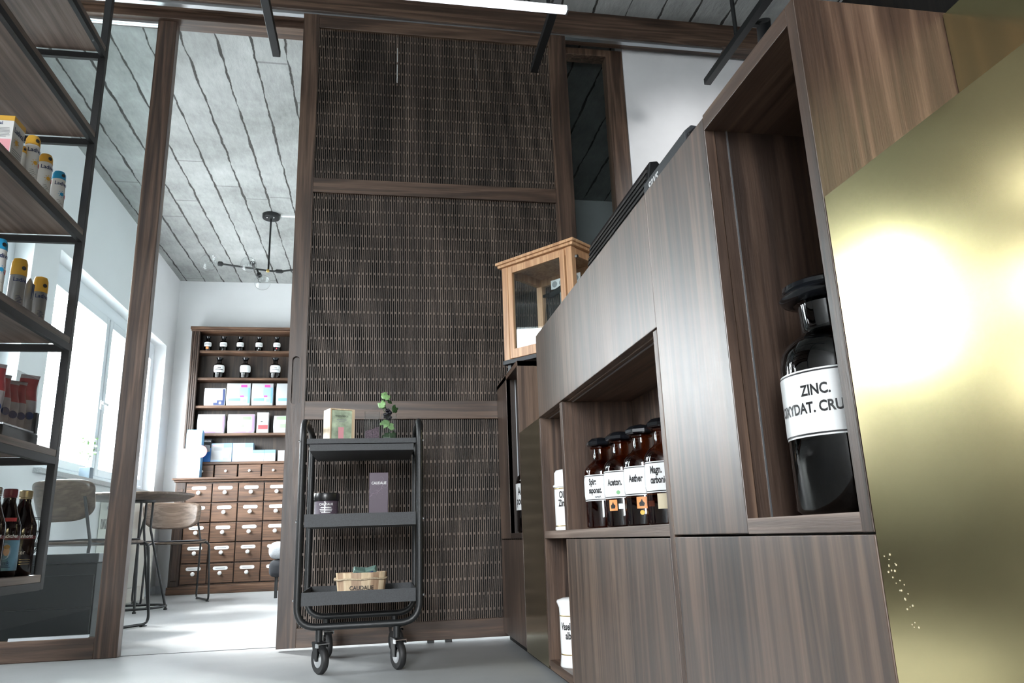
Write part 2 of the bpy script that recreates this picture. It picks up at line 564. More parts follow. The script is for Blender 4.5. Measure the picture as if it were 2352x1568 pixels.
def obj(name, mb, mats, parent=None, bevel=0.0, smooth=None, local=False, solid=0.0, bseg=2, origin=None):
    """one mesh object; coordinates are world ones unless local (then the parent's)"""
    me = bpy.data.meshes.new(name)
    vs = mb.v
    o = bpy.data.objects.new(name, me)
    COL.objects.link(o)
    if parent is not None:
        o.parent = parent
        if not local:
            inv = full(parent).inverted()
            vs = [inv @ p for p in vs]
    elif origin is not None:
        o.location = origin
        vs = [p - Vector(origin) for p in vs]
    me.from_pydata([tuple(p) for p in vs], [], mb.f)
    if not isinstance(mats, (list, tuple)):
        mats = [mats]
    for m in mats:
        me.materials.append(M[m] if isinstance(m, str) else m)
    for i, p in enumerate(me.polygons):
        p.material_index = mb.m[i]
    bm = bmesh.new()
    bm.from_mesh(me)
    bmesh.ops.recalc_face_normals(bm, faces=bm.faces)
    bm.to_mesh(me)
    bm.free()
    if solid:
        md = o.modifiers.new('solid', 'SOLIDIFY')
        md.thickness = solid
    if bevel:
        md = o.modifiers.new('bevel', 'BEVEL')
        md.width = bevel
        md.segments = bseg
        md.limit_method = 'ANGLE'
    if smooth is not None:
        for p in me.polygons:
            p.use_smooth = True
        me.set_sharp_from_angle(angle=math.radians(smooth))
    return o


def struct(name, mb, m, parent=None, label=None, cat=None, **k):
    o = obj(name, mb, m, parent, **k)
    if parent is None:
        o['kind'] = 'structure'
    return o


def text_mb(s, size, center=True, xs=1.0, bold=0.0, shear=0.0, res=3):
    cu = bpy.data.curves.new('t', 'FONT')
    cu.body = s
    cu.size = size
    cu.resolution_u = res
    cu.offset = bold
    cu.shear = shear
    cu.align_x = 'CENTER' if center else 'LEFT'
    cu.align_y = 'CENTER'
    cu.fill_mode = 'FRONT'
    to = bpy.data.objects.new('t', cu)
    me = bpy.data.meshes.new_from_object(to)
    mb = MB()
    mb.add([(p.co.x * xs, p.co.y, 0) for p in me.vertices], [tuple(p.vertices) for p in me.polygons])
    bpy.data.objects.remove(to)
    bpy.data.curves.remove(cu)
    bpy.data.meshes.remove(me)
    return mb


def on_plane(mb, c, ux, uz):
    """lay a flat text/shape on a plane: its x along ux, its y along uz"""
    c, ux, uz = Vector(c), Vector(ux).normalized(), Vector(uz).normalized()
    mb.v = [c + ux * p.x + uz * p.y for p in mb.v]
    return mb


def on_cyl(mb, c, r, ang, zc):
    """wrap flat lettering round a vertical cylinder, centred at angle ang (seen from outside)"""
    c = Vector(c)
    mb.v = [c + Vector((r * math.cos(ang + p.x / r), r * math.sin(ang + p.x / r), zc + p.y)) for p in mb.v]
    return mb


def merge(*ms):
    o = MB()
    for m_ in ms:
        o.add(m_.v, m_.f)
    return o


def rows(n, wds, h, gap, c, ux, uz, seed=1):
    """lines of tiny unreadable print as thin bars"""
    rnd_ = random.Random(seed)
    mb = MB()
    for i in range(n):
        y = -i * gap
        ww = wds * rnd_.uniform(0.75, 1.0)
        mb.add([(-ww / 2, y, 0), (ww / 2, y, 0), (ww / 2, y + h, 0), (-ww / 2, y + h, 0)], [(0, 1, 2, 3)])
    return on_plane(mb, c, ux, uz)


def rect(w_, h_, c, ux, uz):
    mb = MB()
    mb.add([(-w_ / 2, -h_ / 2, 0), (w_ / 2, -h_ / 2, 0), (w_ / 2, h_ / 2, 0), (-w_ / 2, h_ / 2, 0)], [(0, 1, 2, 3)])
    return on_plane(mb, c, ux, uz)


def rrect(w_, h_, r, n=5):
    pts = []
    for cx, cy, a0 in ((w_ / 2 - r, h_ / 2 - r, 0), (-w_ / 2 + r, h_ / 2 - r, PI / 2), (-w_ / 2 + r, -h_ / 2 + r, PI), (w_ / 2 - r, -h_ / 2 + r, 1.5 * PI)):
        for k in range(n + 1):
            a = a0 + PI / 2 * k / n
            pts.append((cx + r * math.cos(a), cy + r * math.sin(a)))
    return pts


def shell(outline, fn, rings=6):
    """filled curved sheet from an outline (list of (u,v)) through fn(u,v)->point"""
    mb = MB()
    n = len(outline)
    vs = [fn(0, 0)]
    for k in range(1, rings + 1):
        t = k / rings
        vs += [fn(u * t, v * t) for u, v in outline]
    fs = [(0, 1 + i, 1 + (i + 1) % n) for i in range(n)]
    for k in range(rings - 1):
        a, b = 1 + k * n, 1 + (k + 1) * n
        fs += [(a + i, b + i, b + (i + 1) % n, a + (i + 1) % n) for i in range(n)]
    return mb.add(vs, fs)


def rotz(a):
    return Matrix.Rotation(a, 3, 'Z')


def copy_tree(o, parent=None):
    c = o.copy()
    COL.objects.link(c)
    c.parent = parent
    for ch in list(o.children):
        copy_tree(ch, c)
    return c

# ------------------------------------------------------------------ the room shell
CE, XL, YB, XR, YF = 3.40, -2.27, 8.53, 2.62, -3.2
XLO = XL - 0.34
struct('floor', MB().box(XLO, XR + 0.2, YF - 0.2, YB + 0.2, -0.12, 0), 'floor')
struct('ceiling', MB().box(XLO, XR + 0.2, YF - 0.2, YB + 0.2, CE, CE + 0.2), 'ceil')


def wall_with_holes(name, x0, x1, ya, yb, holes, m):
    mb = MB()
    ys = sorted({ya, yb} | {h[0] for h in holes} | {h[1] for h in holes})
    for a, b in zip(ys[:-1], ys[1:]):
        hs = [h for h in holes if h[0] <= a and h[1] >= b]
        if not hs:
            mb.box(x0, x1, a, b, 0, CE)
        else:
            mb.box(x0, x1, a, b, 0, hs[0][2])
            mb.box(x0, x1, a, b, hs[0][3], CE)
    return struct(name, mb, m)


HOL = [(5.44, 8.21, 1.0, 2.55), (3.86, 5.05, 1.35, 2.55), (2.75, 3.40, 0.90, 2.40)]
wall_with_holes('wall_left', XLO, XL, YF, YB, HOL, 'plaster')
struct('wall_back', MB().box(XLO, XR + 0.2, YB, YB + 0.2, 0, CE), 'plaster')
struct('wall_right', MB().box(XR, XR + 0.2, YF, YB, 0, CE), 'deep')
# shop front wall behind the camera with its big window
mb = MB()
mb.box(XLO, -2.04, YF - 0.2, YF, 0, CE).box(-.7, XR, YF - 0.2, YF, 0, CE)
mb.box(-2.04, -.7, YF - 0.2, YF, 0, .80).box(-2.04, -.7, YF - 0.2, YF, 2.90, CE)
struct('wall_front', mb, 'plaster')
struct('wall_inner', MB().box(1.03, 1.055, 3.80, YB, 0, CE), 'plaster')
struct('wall_partition', MB().box(1.405, XR, 3.68, 3.80, 0, CE), 'plaster2')
struct('wall_store', MB().box(1.055, XR, 6.0, 6.1, 0, CE), 'plaster2')


def window(name, y0, y1, z0, z1, xg, mull, handle=None):
    """white casement window set deep in the wall opening"""
    t = 0.06
    e = struct(name, MB().box(xg - .035, xg + .035, y0, y0 + t, z0, z1).box(xg - .035, xg + .035, y1 - t, y1, z0, z1)
               .box(xg - .035, xg + .035, y0 + t, y1 - t, z0, z0 + t).box(xg - .035, xg + .035, y0 + t, y1 - t, z1 - t - .05, z1), 'wframe', bevel=.004)
    ed = [y0 + t] + mull + [y1 - t]
    for a, b in zip(ed[:-1], ed[1:]):
        aa, bb = a + .012, b - .012
        s = .065
        f = MB().box(xg - .02, xg + .045, aa, aa + s, z0 + t + .005, z1 - t - .055).box(xg - .02, xg + .045, bb - s, bb, z0 + t + .005, z1 - t - .055)
        f.box(xg - .02, xg + .045, aa + s, bb - s, z0 + t + .005, z0 + t + s).box(xg - .02, xg + .045, aa + s, bb - s, z1 - t - .055 - s, z1 - t - .055)
        c = struct('casement', f, 'wframe', e, bevel=.004)
        struct('pane', MB().box(xg + .004, xg + .008, aa + s, bb - s, z0 + t + s, z1 - t - .055 - s), 'thin', c)
    for y in mull:
        struct('mullion', MB().box(xg - .03, xg + .03, y - .012, y + .012, z0 + t, z1 - t - .05), 'wframe', e)
    if handle:
        h = MB().box(xg + .045, xg + .06, handle - .015, handle + .015, 1.62, 1.70).box(xg + .06, xg + .075, handle - .01, handle + .12, 1.665, 1.69)
        struct('window_handle', h, 'white', e, bevel=.003)
    return e


window('window_1', 5.44, 8.21, 1.0, 2.55, XL - .15, [6.84, 7.52], 6.80)
window('window_2', 3.86, 5.05, 1.35, 2.55, XL - .15, [4.45])
window('window_3', 2.75, 3.40, 0.90, 2.40, XL - .15, [])
struct('trim_1', MB().box(XL - .11, XL + .05, 5.44, 8.21, .965, .998), 'stone')                      # stone window sill
struct('trim_2', MB().box(XL - .11, XL + .05, 3.86, 5.05, 1.315, 1.348), 'stone')
struct('baseboard_left', MB().box(XL, XL + .014, 3.80, YB, 0, .08), 'wframe')
struct('baseboard_back', MB().box(XL + .014, 1.03, YB - .014, YB, 0, .08), 'wframe')
# timber beam, running rail and header over the partition
struct('trim_3', MB().box(XL, XR, 3.555, 3.66, 3.250, CE), 'wx', bevel=.002)
struct('trim_4', MB().box(XL, 2.0, 3.572, 3.60, 3.233, 3.250), 'alu')
struct('trim_5', MB().box(XL, 1.05, 3.66, 3.76, 3.205, CE), 'wx', bevel=.002)
struct('trim_6', MB().box(-1.12, .95, 3.725, 3.731, 0, .0015), 'ink')                                  # floor joint at the threshold

# ------------------------------------------------------------------ glazed screen beside the opening
e = thing('glazed_screen', 'floor-to-beam glass screen in walnut frame behind the black shelf rack', 'glass screen', (-1.7, 3.71, 0))
obj('stile', MB().box(-1.205, -1.108, 3.68, 3.735, 0, 3.205), 'wz', e, bevel=.003)
obj('bottom_rail', MB().box(XL, -1.205, 3.685, 3.735, 0, .088), 'wx', e, bevel=.003)
obj('pane', MB().box(XL, -1.205, 3.708, 3.714, .088, 3.190), 'glass', e)
obj('top_channel', MB().box(XL, -1.205, 3.695, 3.727, 3.190, 3.205), 'alu', e)
obj('seal_strip', MB().box(-1.55, -1.235, 3.690, 3.706, .088, .100), 'alu', e)

# ------------------------------------------------------------------ window beside the sliding door
e = struct('window_4', MB().box(1.300, 1.402, 3.68, 3.76, 0, 3.25).box(1.052, 1.300, 3.68, 3.76, 3.205, 3.25)
           .box(1.052, 1.300, 3.68, 3.76, 0, .09), 'wz', bevel=.003)
struct('pane', MB().box(1.055, 1.300, 3.715, 3.722, .09, 3.205), 'glass', e)

# ------------------------------------------------------------------ sliding lattice door
D0, D1, DY0, DY1 = -.434, 1.022, 3.560, 3.600
door = thing('sliding_door', 'tall walnut sliding door with three slotted lattice panels', 'sliding door', (.29, 3.58, 0))
st = MB()
# the closing stile carries a long recessed pull: built as a frame round the recess
hx, hz0, hz1, hw = -.399, 1.083, 1.316, .017
xa, xb = D0, -.352
st.box(xa, hx - hw, DY0, DY1, .012, 3.232).box(hx + hw, xb, DY0, DY1, .012, 3.232)
st.box(hx - hw, hx + hw, DY0, DY1, .012, hz0).box(hx - hw, hx + hw, DY0, DY1, hz1, 3.232)
st.box(hx - hw, hx + hw, DY0 + .016, DY1, hz0, hz1)
s_o = obj('stile', st, 'wz', door)
pr_ = []
for ccz, a0 in ((hz1 - hw, 0), (hz0 + hw, PI)):
    pr_ += [(hx + hw * math.cos(a0 + PI * k / 10), ccz + hw * math.sin(a0 + PI * k / 10)) for k in range(11)]
out_ = []
for ccz, a0 in ((hz1 - hw, 0), (hz0 + hw, PI)):
    out_ += [(hx + (hw + .006) * math.cos(a0 + PI * k / 10), ccz + (hw + .006) * math.sin(a0 + PI * k / 10)) for k in range(11)]
rim = MB()
n_ = len(pr_)
rim.add([(p[0], DY0 - .0015, p[1]) for p in pr_] + [(p[0], DY0 - .0015, p[1]) for p in out_] + [(p[0], DY0 + .015, p[1]) for p in pr_],
        [(i, (i + 1) % n_, n_ + (i + 1) % n_, n_ + i) for i in range(n_)] + [(i, 2 * n_ + i, 2 * n_ + (i + 1) % n_, (i + 1) % n_) for i in range(n_)])
obj('recessed_pull', rim, 'wz', s_o)
obj('stile', MB().box(.920, D1, DY0, DY1, .012, 3.232), 'wz', door, bevel=.002)
RZ = [(.012, .093), (1.011, 1.100), (2.178, 2.258), (3.152, 3.232)]
for a, b in RZ:
    obj('rail', MB().box(xb, .920, DY0, DY1, a, b), 'wx', door, bevel=.002)
PIT, BW = .0096, .0042
for (a, b) in ((RZ[0][1], RZ[1][0]), (RZ[1][1], RZ[2][0]), (RZ[2][1], RZ[3][0])):
    lm_ = MB()
    n = int((.920 - xb) / PIT)
    for i in range(n + 1):
        x = xb + i * PIT
        lm_.box(x, min(x + BW, .920), 3.572, 3.578, a, b)
    row = .0675
    for i in range(n):
        z = a + (.035 if i % 2 else .035 + row)
        while z < b - .01:
            lm_.box(xb + i * PIT + BW, xb + (i + 1) * PIT, 3.5722, 3.578, z, z + .011)
            z += 2 * row
    obj('lattice_panel', lm_, 'lattice', door)
    # dark lining boards behind the slots; two narrow joints in the upper one let daylight through
    bk = MB()
    if b > 3:
        for x0, x1 in ((xb, .066), (.069, .503), (.507, .920)):
            bk.box(x0, x1, 3.586, 3.594, 2.86, b)
        bk.box(xb, .920, 3.586, 3.594, a, 2.86)
    else:
        bk.box(xb, .920, 3.586, 3.594, a, b)
    obj('lining_board', bk, 'blackmat', door)
obj('floor_guide', MB().box(.22, .25, 3.565, 3.60, 0, .011), 'black', door)
obj('floor_guide', MB().box(.30, .33, 3.565, 3.60, 0, .011), 'black', door)

# ------------------------------------------------------------------ counter units along the right side
XC = .565
T = .02
e = thing('counter_unit', 'walnut counter end unit against the lattice door, narrow niche with a dark bottle', 'counter cabinet', (.8, 3.28, 0))
obj('side_panel', MB().box(XC + .002, 1.2, 3.002, 3.022, .03, 1.17), 'wz', e, bevel=.001)
obj('upper_door', MB().box(XC, XC + T, 3.284, 3.552, .441, 1.168), 'front', e, bevel=.0015)
obj('lower_door', MB().box(XC, XC + T, 3.004, 3.552, .032, .437), 'front', e, bevel=.0015)
obj('top_board', MB().box(XC, 1.2, 3.002, 3.552, 1.146, 1.17), 'wy', e, bevel=.001)
nb = MB().box(.795, .81, 3.022, 3.284, .464, 1.146).box(XC + .002, .81, 3.284, 3.30, .441, 1.146)
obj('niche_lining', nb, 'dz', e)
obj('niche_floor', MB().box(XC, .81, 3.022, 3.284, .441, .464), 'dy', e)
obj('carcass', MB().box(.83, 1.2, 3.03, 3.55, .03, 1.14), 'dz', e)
obj('light_strip', MB().box(.605, .609, 3.2825, 3.284, .464, 1.146), 'alu', e)
obj('toe_kick', MB().box(.592, 1.1, 3.0, 3.552, 0, .03), 'blackmat', e)

e = thing('brass_counter_unit', 'low brass-fronted counter recess between the two walnut units', 'counter cabinet', (.8, 2.8, 0))
obj('brass_front', MB().box(XC + .001, XC + .006, 2.612, 2.999, .022, .862), 'brass', e)
obj('brass_back', MB().box(.80, .806, 2.612, 2.999, .862, 1.17), 'brass', e)
obj('pass_shelf', MB().box(XC + .006, .80, 2.612, 2.999, .840, .860), 'brass', e)
obj('carcass', MB().box(XC + .006, .80, 2.614, 2.998, .03, .838), 'dz', e)
obj('toe_kick', MB().box(.592, 1.1, 2.61, 3.0, 0, .022), 'blackmat', e)

e = thing('counter_unit', 'pale-sheened walnut counter unit with broad drawer front above the bottle niche', 'counter cabinet', (.8, 2.0, 0))
obj('drawer_front', MB().box(XC, XC + T, 1.4125, 2.604, .862, 1.168), 'front', e, bevel=.0015)
obj('upright', MB().box(XC, .80, 1.4135, 1.434, .03, .858), 'wz', e, bevel=.001)
obj('side_panel', MB().box(XC, 1.2, 2.589, 2.608, .03, .858), 'wz', e, bevel=.001)
obj('side_panel', MB().box(XC + .02, 1.2, 2.589, 2.608, .858, 1.146), 'wz', e, bevel=.001)
obj('divider', MB().box(XC, .795, 2.256, 2.287, .464, .858), 'wz', e, bevel=.001)
obj('niche_shelf', MB().box(XC, .795, 1.434, 2.589, .440, .464), 'shelf', e, bevel=.001)
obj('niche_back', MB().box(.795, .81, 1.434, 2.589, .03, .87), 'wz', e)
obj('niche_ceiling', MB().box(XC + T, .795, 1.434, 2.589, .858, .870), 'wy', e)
obj('light_strip', MB().box(.598, .603, 1.436, 2.255, .8565, .858), 'alu', e)
obj('light_strip', MB().box(.598, .603, 2.288, 2.588, .8565, .858), 'alu', e)
obj('lower_door', MB().box(XC, XC + T, 1.436, 2.286, .032, .437), 'front', e, bevel=.0015)
obj('niche_side', MB().box(XC + T, .795, 2.27, 2.286, .05, .440), 'wz', e)
obj('niche_floor', MB().box(XC, .795, 2.286, 2.589, .022, .05), 'wy', e, bevel=.001)
obj('top_board', MB().box(XC + .002, 1.2, 1.4125, 2.604, 1.146, 1.17), 'wy', e, bevel=.001)
obj('carcass', MB().box(.81, 1.2, 1.44, 2.586, .03, 1.146), 'dz', e)
obj('toe_kick', MB().box(.592, 1.1, 1.412, 2.608, 0, .022), 'blackmat', e)

e = thing('counter_unit', 'tall-doored walnut counter unit with the niche of the big brown bottle', 'counter cabinet', (.8, 1.1, 0))
obj('upper_door', MB().box(XC, XC + T, 1.1075, 1.4105, .4425, 1.168), 'front', e, bevel=.0015)
obj('lower_door', MB().box(XC, XC + T, .8015, 1.4105, .03, .4385), 'front', e, bevel=.0015)
obj('top_board', MB().box(XC, 1.2, .8237, 1.1075, 1.142, 1.172), 'wy', e, bevel=.001)
obj('top_board', MB().box(XC + .002, 1.2, 1.1075, 1.4105, 1.146, 1.17), 'wy', e, bevel=.001)
obj('side_panel', MB().box(XC, 1.2, .8015, .8235, .441, 1.172), 'wz', e, bevel=.001)
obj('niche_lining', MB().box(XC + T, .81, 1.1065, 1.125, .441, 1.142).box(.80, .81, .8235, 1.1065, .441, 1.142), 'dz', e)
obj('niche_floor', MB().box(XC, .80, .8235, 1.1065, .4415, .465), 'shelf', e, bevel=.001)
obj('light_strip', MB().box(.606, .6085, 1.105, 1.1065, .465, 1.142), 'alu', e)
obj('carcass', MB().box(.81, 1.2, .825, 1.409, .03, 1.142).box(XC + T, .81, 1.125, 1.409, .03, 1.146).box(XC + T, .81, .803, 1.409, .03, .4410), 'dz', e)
obj('toe_kick', MB().box(.592, 1.1, .80, 1.411, 0, .03), 'blackmat', e)

e = thing('brass_counter_unit', 'large brass-clad counter recess beside the big brown bottle, scuffed front', 'counter cabinet', (.8, -.1, 0))
obj('brass_front', MB().box(XC + .001, XC + .006, -1.0, .7995, .022, .864), 'brass', e)
rnd = random.Random(21)
sm = MB()
for k in range(26):
    t = rnd.random()
    sm.disc((XC + .0009, .788 - .035 * t + rnd.uniform(-.008, .008), .415 - .075 * t + rnd.uniform(-.008, .008)), rnd.uniform(.0005, .0013), (-1, 0, 0), 8, .0003)
obj('paint_fleck', sm, 'beige', e)
obj('brass_back', MB().box(.802, .808, -1.0, .7995, .864, 1.165), 'brass', e)
obj('pass_shelf', MB().box(XC + .006, .802, -1.0, .7995, .842, .862), 'brass', e)
obj('carcass', MB().box(XC + .006, .80, -1.0, .799, .03, .840).box(.808, 1.2, -1.0, .799, .03, 1.165), 'dz', e)
obj('toe_kick', MB().box(.592, 1.1, -1.0, .80, 0, .022), 'blackmat', e)

# ------------------------------------------------------------------ apothecary bottles on the counter


def framed_label(e, c, r, ang, half, z0, z1, ch=.0, chs=(1, 1)):
    """white enamel label with black and white edge lines, wrapped on the glass"""
    a0, a1 = ang - half, ang + half
    lb = obj('label', MB().patch(c, r + .0006, a0, a1, z0, z1, 24, ch, chs), 'label', e, smooth=60)
    t = .0022
    d = t / r
    bd = MB().patch(c, r + .0010, a0 + d, a1 - d, z0 + t, z1 - t, 24, ch, chs)
    b = obj('border', bd, 'ink', lb, smooth=60)
    t2 = .0046
    d = t2 / r
    obj('label_field', MB().patch(c, r + .0014, a0 + d, a1 - d, z0 + t2, z1 - t2, 24, ch, chs), 'label', b, smooth=60)
    return lb


def lettering(parent, c, r, ang, items, m='ink'):
    ms = [on_cyl(text_mb(s, size, True, xs, bold), c, r, ang + da, z) for s, size, z, xs, bold, da in items]
    return obj('lettering', merge(*ms), m, parent)


# the big brown powder bottle
zc = (.648, .948)
Z0 = .4655
e = thing('powder_bottle', 'big brown glass bottle with broad flat stopper in the niche beside the brass', 'bottle', (*zc, Z0))
c = (*zc, 0)
R = .077
prof = [(.07, Z0), (R, Z0 + .006), (R, .672), (.074, .690), (.064, .706), (.050, .716), (.042, .722), (.040, .730), (.041, .765), (.046, .768)]
obj('body', MB().lathe(prof, c, 48), 'darkamber', e, smooth=50)
obj('stopper', MB().lathe([(.046, .7685), (.062, .772), (.066, .777), (.062, .783), (.058, .785), (.061, .788), (.060, .794), (.045, .801), (.01, .804)], c, 40), 'gloss', e, smooth=40)
ang = math.radians(-145)
lb = framed_label(e, c, R, ang, 1.45, .568, .660)
lettering(lb, c, R + .0022, ang, [('ZINC.', .0205, .630, .80, .0006, -.04), ('OXYDAT. CRUD', .0205, .606, .80, .0006, -.20)])

# four amber reagent bottles with faceted flat stoppers
R = .0515
Z0 = .4645
SPEC = [((.644, 2.130), 'Spir:', 'saponat.', 'camph.', 'amber bottle labelled Spir, against the niche divider', None),
        ((.665, 2.003), 'Aceton.', None, None, 'amber bottle labelled Aceton with a green dot', None),
        ((.681, 1.876), 'Aether', None, None, 'amber bottle labelled Aether with orange flame sticker', None),
        ((.694, 1.752), 'Magn.', 'carbonic.', None, 'amber bottle labelled Magn. carbonic. with an aged paper slip', None)]
for i, (p, l1, l2, l3, lab, _) in enumerate(SPEC):
    c = (*p, 0)
    e = thing('reagent_bottle', lab, 'bottle', (*p, Z0), 0, 'amber reagent bottles in the counter niche')
    prof = [(.046, Z0), (R, Z0 + .005), (R, .622), (.049, .634), (.040, .646), (.028, .655), (.0235, .662), (.0235, .690), (.030, .693), (.031, .697), (.024, .699)]
    obj('body', MB().lathe(prof, c, 40), 'amber', e, smooth=45)
    obj('stopper', MB().lathe([(.022, .6995), (.036, .7005), (.041, .704), (.041, .712), (.028, .722), (.012, .726)], c, 8, ph=.3 + i * .2), 'gloss', e)
    ang = math.radians(-125)
    lb = framed_label(e, c, R, ang, 1.36, .541, .615, .13)
    rr = R + .002
    it = [(l1, .0245, .594 if l2 else .583, .56, .0010, -.25 if l2 else -.17)]
    if l2:
        it.append((l2, .0235, .570, .54, .0010, -.12))
    if l3:
        it.append((l3, .010, .552, .7, .0002, .05))
    lettering(lb, c, rr, ang, it)
    a2 = math.radians(-118)
    if i == 1:
        obj('green_dot', on_cyl(MB().add([(.0055 * math.cos(k), .0055 * math.sin(k), 0) for k in [PI * j / 8 for j in range(16)]], [tuple(range(16))]), c, rr, ang + .02, .556), 'green', lb)
    if i == 3:
        obj('green_dot', on_cyl(MB().add([(.0065 * math.cos(k), .0065 * math.sin(k), 0) for k in [PI * j / 8 for j in range(16)]], [tuple(range(16))]), c, rr, ang + .60, .602), 'green', lb)
        obj('paper_slip', MB().patch(c, R + .001, a2 - .38, a2 + .38, .502, .538, 8), 'beige', e)
    if i in (1, 2):
        a3 = a2 - (.45 if i == 1 else .05)
        s = obj('hazard_sticker', MB().patch(c, R + .001, a3 - .25, a3 + .25, .508, .537, 8), 'orange', e)
        fl = MB().add([(-.006, -.008, 0), (.006, -.008, 0), (.008, -.001, 0), (.003, .004, 0), (.001, .010, 0), (-.003, .003, 0), (-.007, .0, 0)], [tuple(range(7))])
        obj('flame_symbol', on_cyl(fl, c, rr, a3, .522), 'ink', s)
        obj('paper_tag', MB().patch(c, R + .001, a3 + .32, a3 + .62, .512, .526, 6), 'label', e)
        if i == 2:
            obj('yellow_dot', on_cyl(MB().add([(.006 * math.cos(k), .006 * math.sin(k), 0) for k in [PI * j / 8 for j in range(16)]], [tuple(range(16))]), c, R + .001, a3, .498), 'yellow', e)

# dark bottle in the far niche
p = (.640, 3.150)
c = (*p, 0)
R = .068
e = thing('acid_bottle', 'dark bottle in the narrow niche beside the lattice door', 'bottle', (*p, .4645))
obj('body', MB().lathe([(.06, .4645), (R, .470), (R, .672), (.062, .695), (.045, .712), (.027, .722), (.025, .760), (.03, .763)], c, 36), 'darkamber', e, smooth=45)
obj('stopper', MB().lathe([(.024, .7635), (.035, .766), (.035, .776), (.01, .786)], c, 24), 'gloss', e, smooth=40)
ang = math.radians(-140)
lb = obj('label', MB().patch(c, R + .001, ang - .95, ang + .95, .556, .665, 24), 'label', e, smooth=60)
lettering(lb, c, R + .0016, ang, [('Aci', .045, .632, .55, .0012, -.12), ('pochl', .045, .592, .55, .0012, -.12)])

# two porcelain jars


def porcelain_jar(p, z0, s, label, open_top, l1, l2):
    c = (*p, 0)
    e = thing('porcelain_jar', label, 'jar', (*p, z0), 0)
    R = .042
    H = .135 if not open_top else .205
    if open_top:
        prof = [(.044, z0), (.046, z0 + .004), (.0425, z0 + .03), (R, z0 + .04), (R, z0 + .155), (.043, z0 + .175), (.050, z0 + .193), (.048, z0 + .198), (.03, z0 + .204), (.01, z0 + .206)]
        rings = (.036, .150)
        zl = z0 + .120
    else:
        prof = [(.042, z0), (.044, z0 + .003), (.0425, z0 + .012), (R, z0 + .02), (R, z0 + .138)]
        rings = (.012, .132)
        zl = z0 + .112
    obj('body', MB().lathe(prof, c, 36), 'porc', e, smooth=50)
    for k in rings:
        obj('gold_band', MB().lathe([(R + .0006, z0 + k), (R + .0012, z0 + k + .0015), (R + .0006, z0 + k + .003)], c, 36, cap=False), 'gold', e, smooth=60)
    if not open_top:
        obj('lid', MB().lathe([(R + .003, z0 + .1385), (R + .004, z0 + .144), (.041, z0 + .148), (.040, z0 + .185), (.034, z0 + .194), (.01, z0 + .198)], c, 36), 'porc', e, smooth=50)
    lettering(e, c, R + .0008, math.radians(-118), [(l1, .030, zl, .55, .0010, -.18), (l2, .030, zl - .027, .55, .0010, -.12)])
    return e


porcelain_jar((.614, 2.440), .4645, 1, 'white lidded porcelain jar on the niche shelf beside the amber bottles', False, 'Ol.', 'Zinci')
porcelain_jar((.612, 2.440), .0505, 1, 'white porcelain jar standing in the low niche near the floor', True, 'Vaselin.', 'alb.')

# ------------------------------------------------------------------ wood and glass balance case on its stand
CA = math.atan2(-.35, .284)
case_base = Vector((.536, 3.27, 0))
R3 = rotz(CA)


def cs(mb):
    """case-local (x along its front, y into depth) to world"""
    mb.v = [case_base + R3 @ p for p in mb.v]
    return mb


ctr = case_base + R3 @ Vector((.225, .16, 0))
e = thing('stand_tray', 'low black footed metal stand under the glazed balance case', 'stand', (ctr.x, ctr.y, 1.17), CA)
obj('plate', cs(MB().box(.025, .425, -.005, .315, 1.206, 1.226)), 'tray', e, bevel=.002)
for x in (.05, .40):
    for y in (.02, .29):
        obj('foot', cs(MB().box(x - .009, x + .009, y - .009, y + .009, 1.178, 1.206).box(x - .013, x + .013, y - .013, y + .013, 1.1705, 1.178)), 'black', e)
e = thing('balance_case', 'honey-coloured wooden glass case on top of the counter', 'display case', (ctr.x, ctr.y, 1.2265), CA)
a, b, d0, d1 = .02, .43, .012, .30
for x in (a, b - .034):
    for y in (d0, d1 - .03):
        obj('post', cs(MB().box(x, x + .034, y, y + .03, 1.2265, 1.678)), 'honey', e, bevel=.002)
for za, zb_ in ((1.2265, 1.268), (1.642, 1.678)):
    for y in (d0 + .004, d1 - .026):
        obj('rail', cs(MB().box(a + .034, b - .034, y, y + .022, za, zb_)), 'honey', e)
    for x in (a + .004, b - .026):
        obj('rail', cs(MB().box(x, x + .022, d0 + .03, d1 - .03, za, zb_)), 'honey', e)
obj('sash_stile', cs(MB().box(a + .040, a + .066, d0 - .004, d0 + .012, 1.232, 1.672).box(b - .066, b - .040, d0 - .004, d0 + .012, 1.232, 1.672)
                     .box(a + .066, b - .066, d0 - .004, d0 + .012, 1.232, 1.275).box(a + .066, b - .066, d0 - .004, d0 + .012, 1.640, 1.672)), 'honey', e, bevel=.001)
obj('roof', cs(MB().box(.004, .446, -.002, .316, 1.6785, 1.692).box(-.004, .454, -.01, .324, 1.692, 1.706)), 'honey', e, bevel=.003)
obj('floor_board', cs(MB().box(a + .026, b - .026, d0 + .026, d1 - .026, 1.228, 1.240)), 'honey', e)
obj('pane', cs(MB().box(a + .066, b - .066, d0 + .002, d0 + .005, 1.275, 1.640)), 'glass', e)
obj('pane', cs(MB().box(a + .034, b - .034, d1 - .016, d1 - .013, 1.268, 1.642)), 'thin', e)
for x in (a + .012, b - .015):
    obj('pane', cs(MB().box(x, x + .003, d0 + .03, d1 - .03, 1.268, 1.642)), 'thin', e)
obj('knob', cs(MB().tube([(b, d0 + .016, 1.628), (b + .008, d0 + .016, 1.628), (b + .012, d0 + .016, 1.628), (b + .020, d0 + .016, 1.628)], [.004, .004, .009, .007], 12)), 'chrome', e, smooth=50)

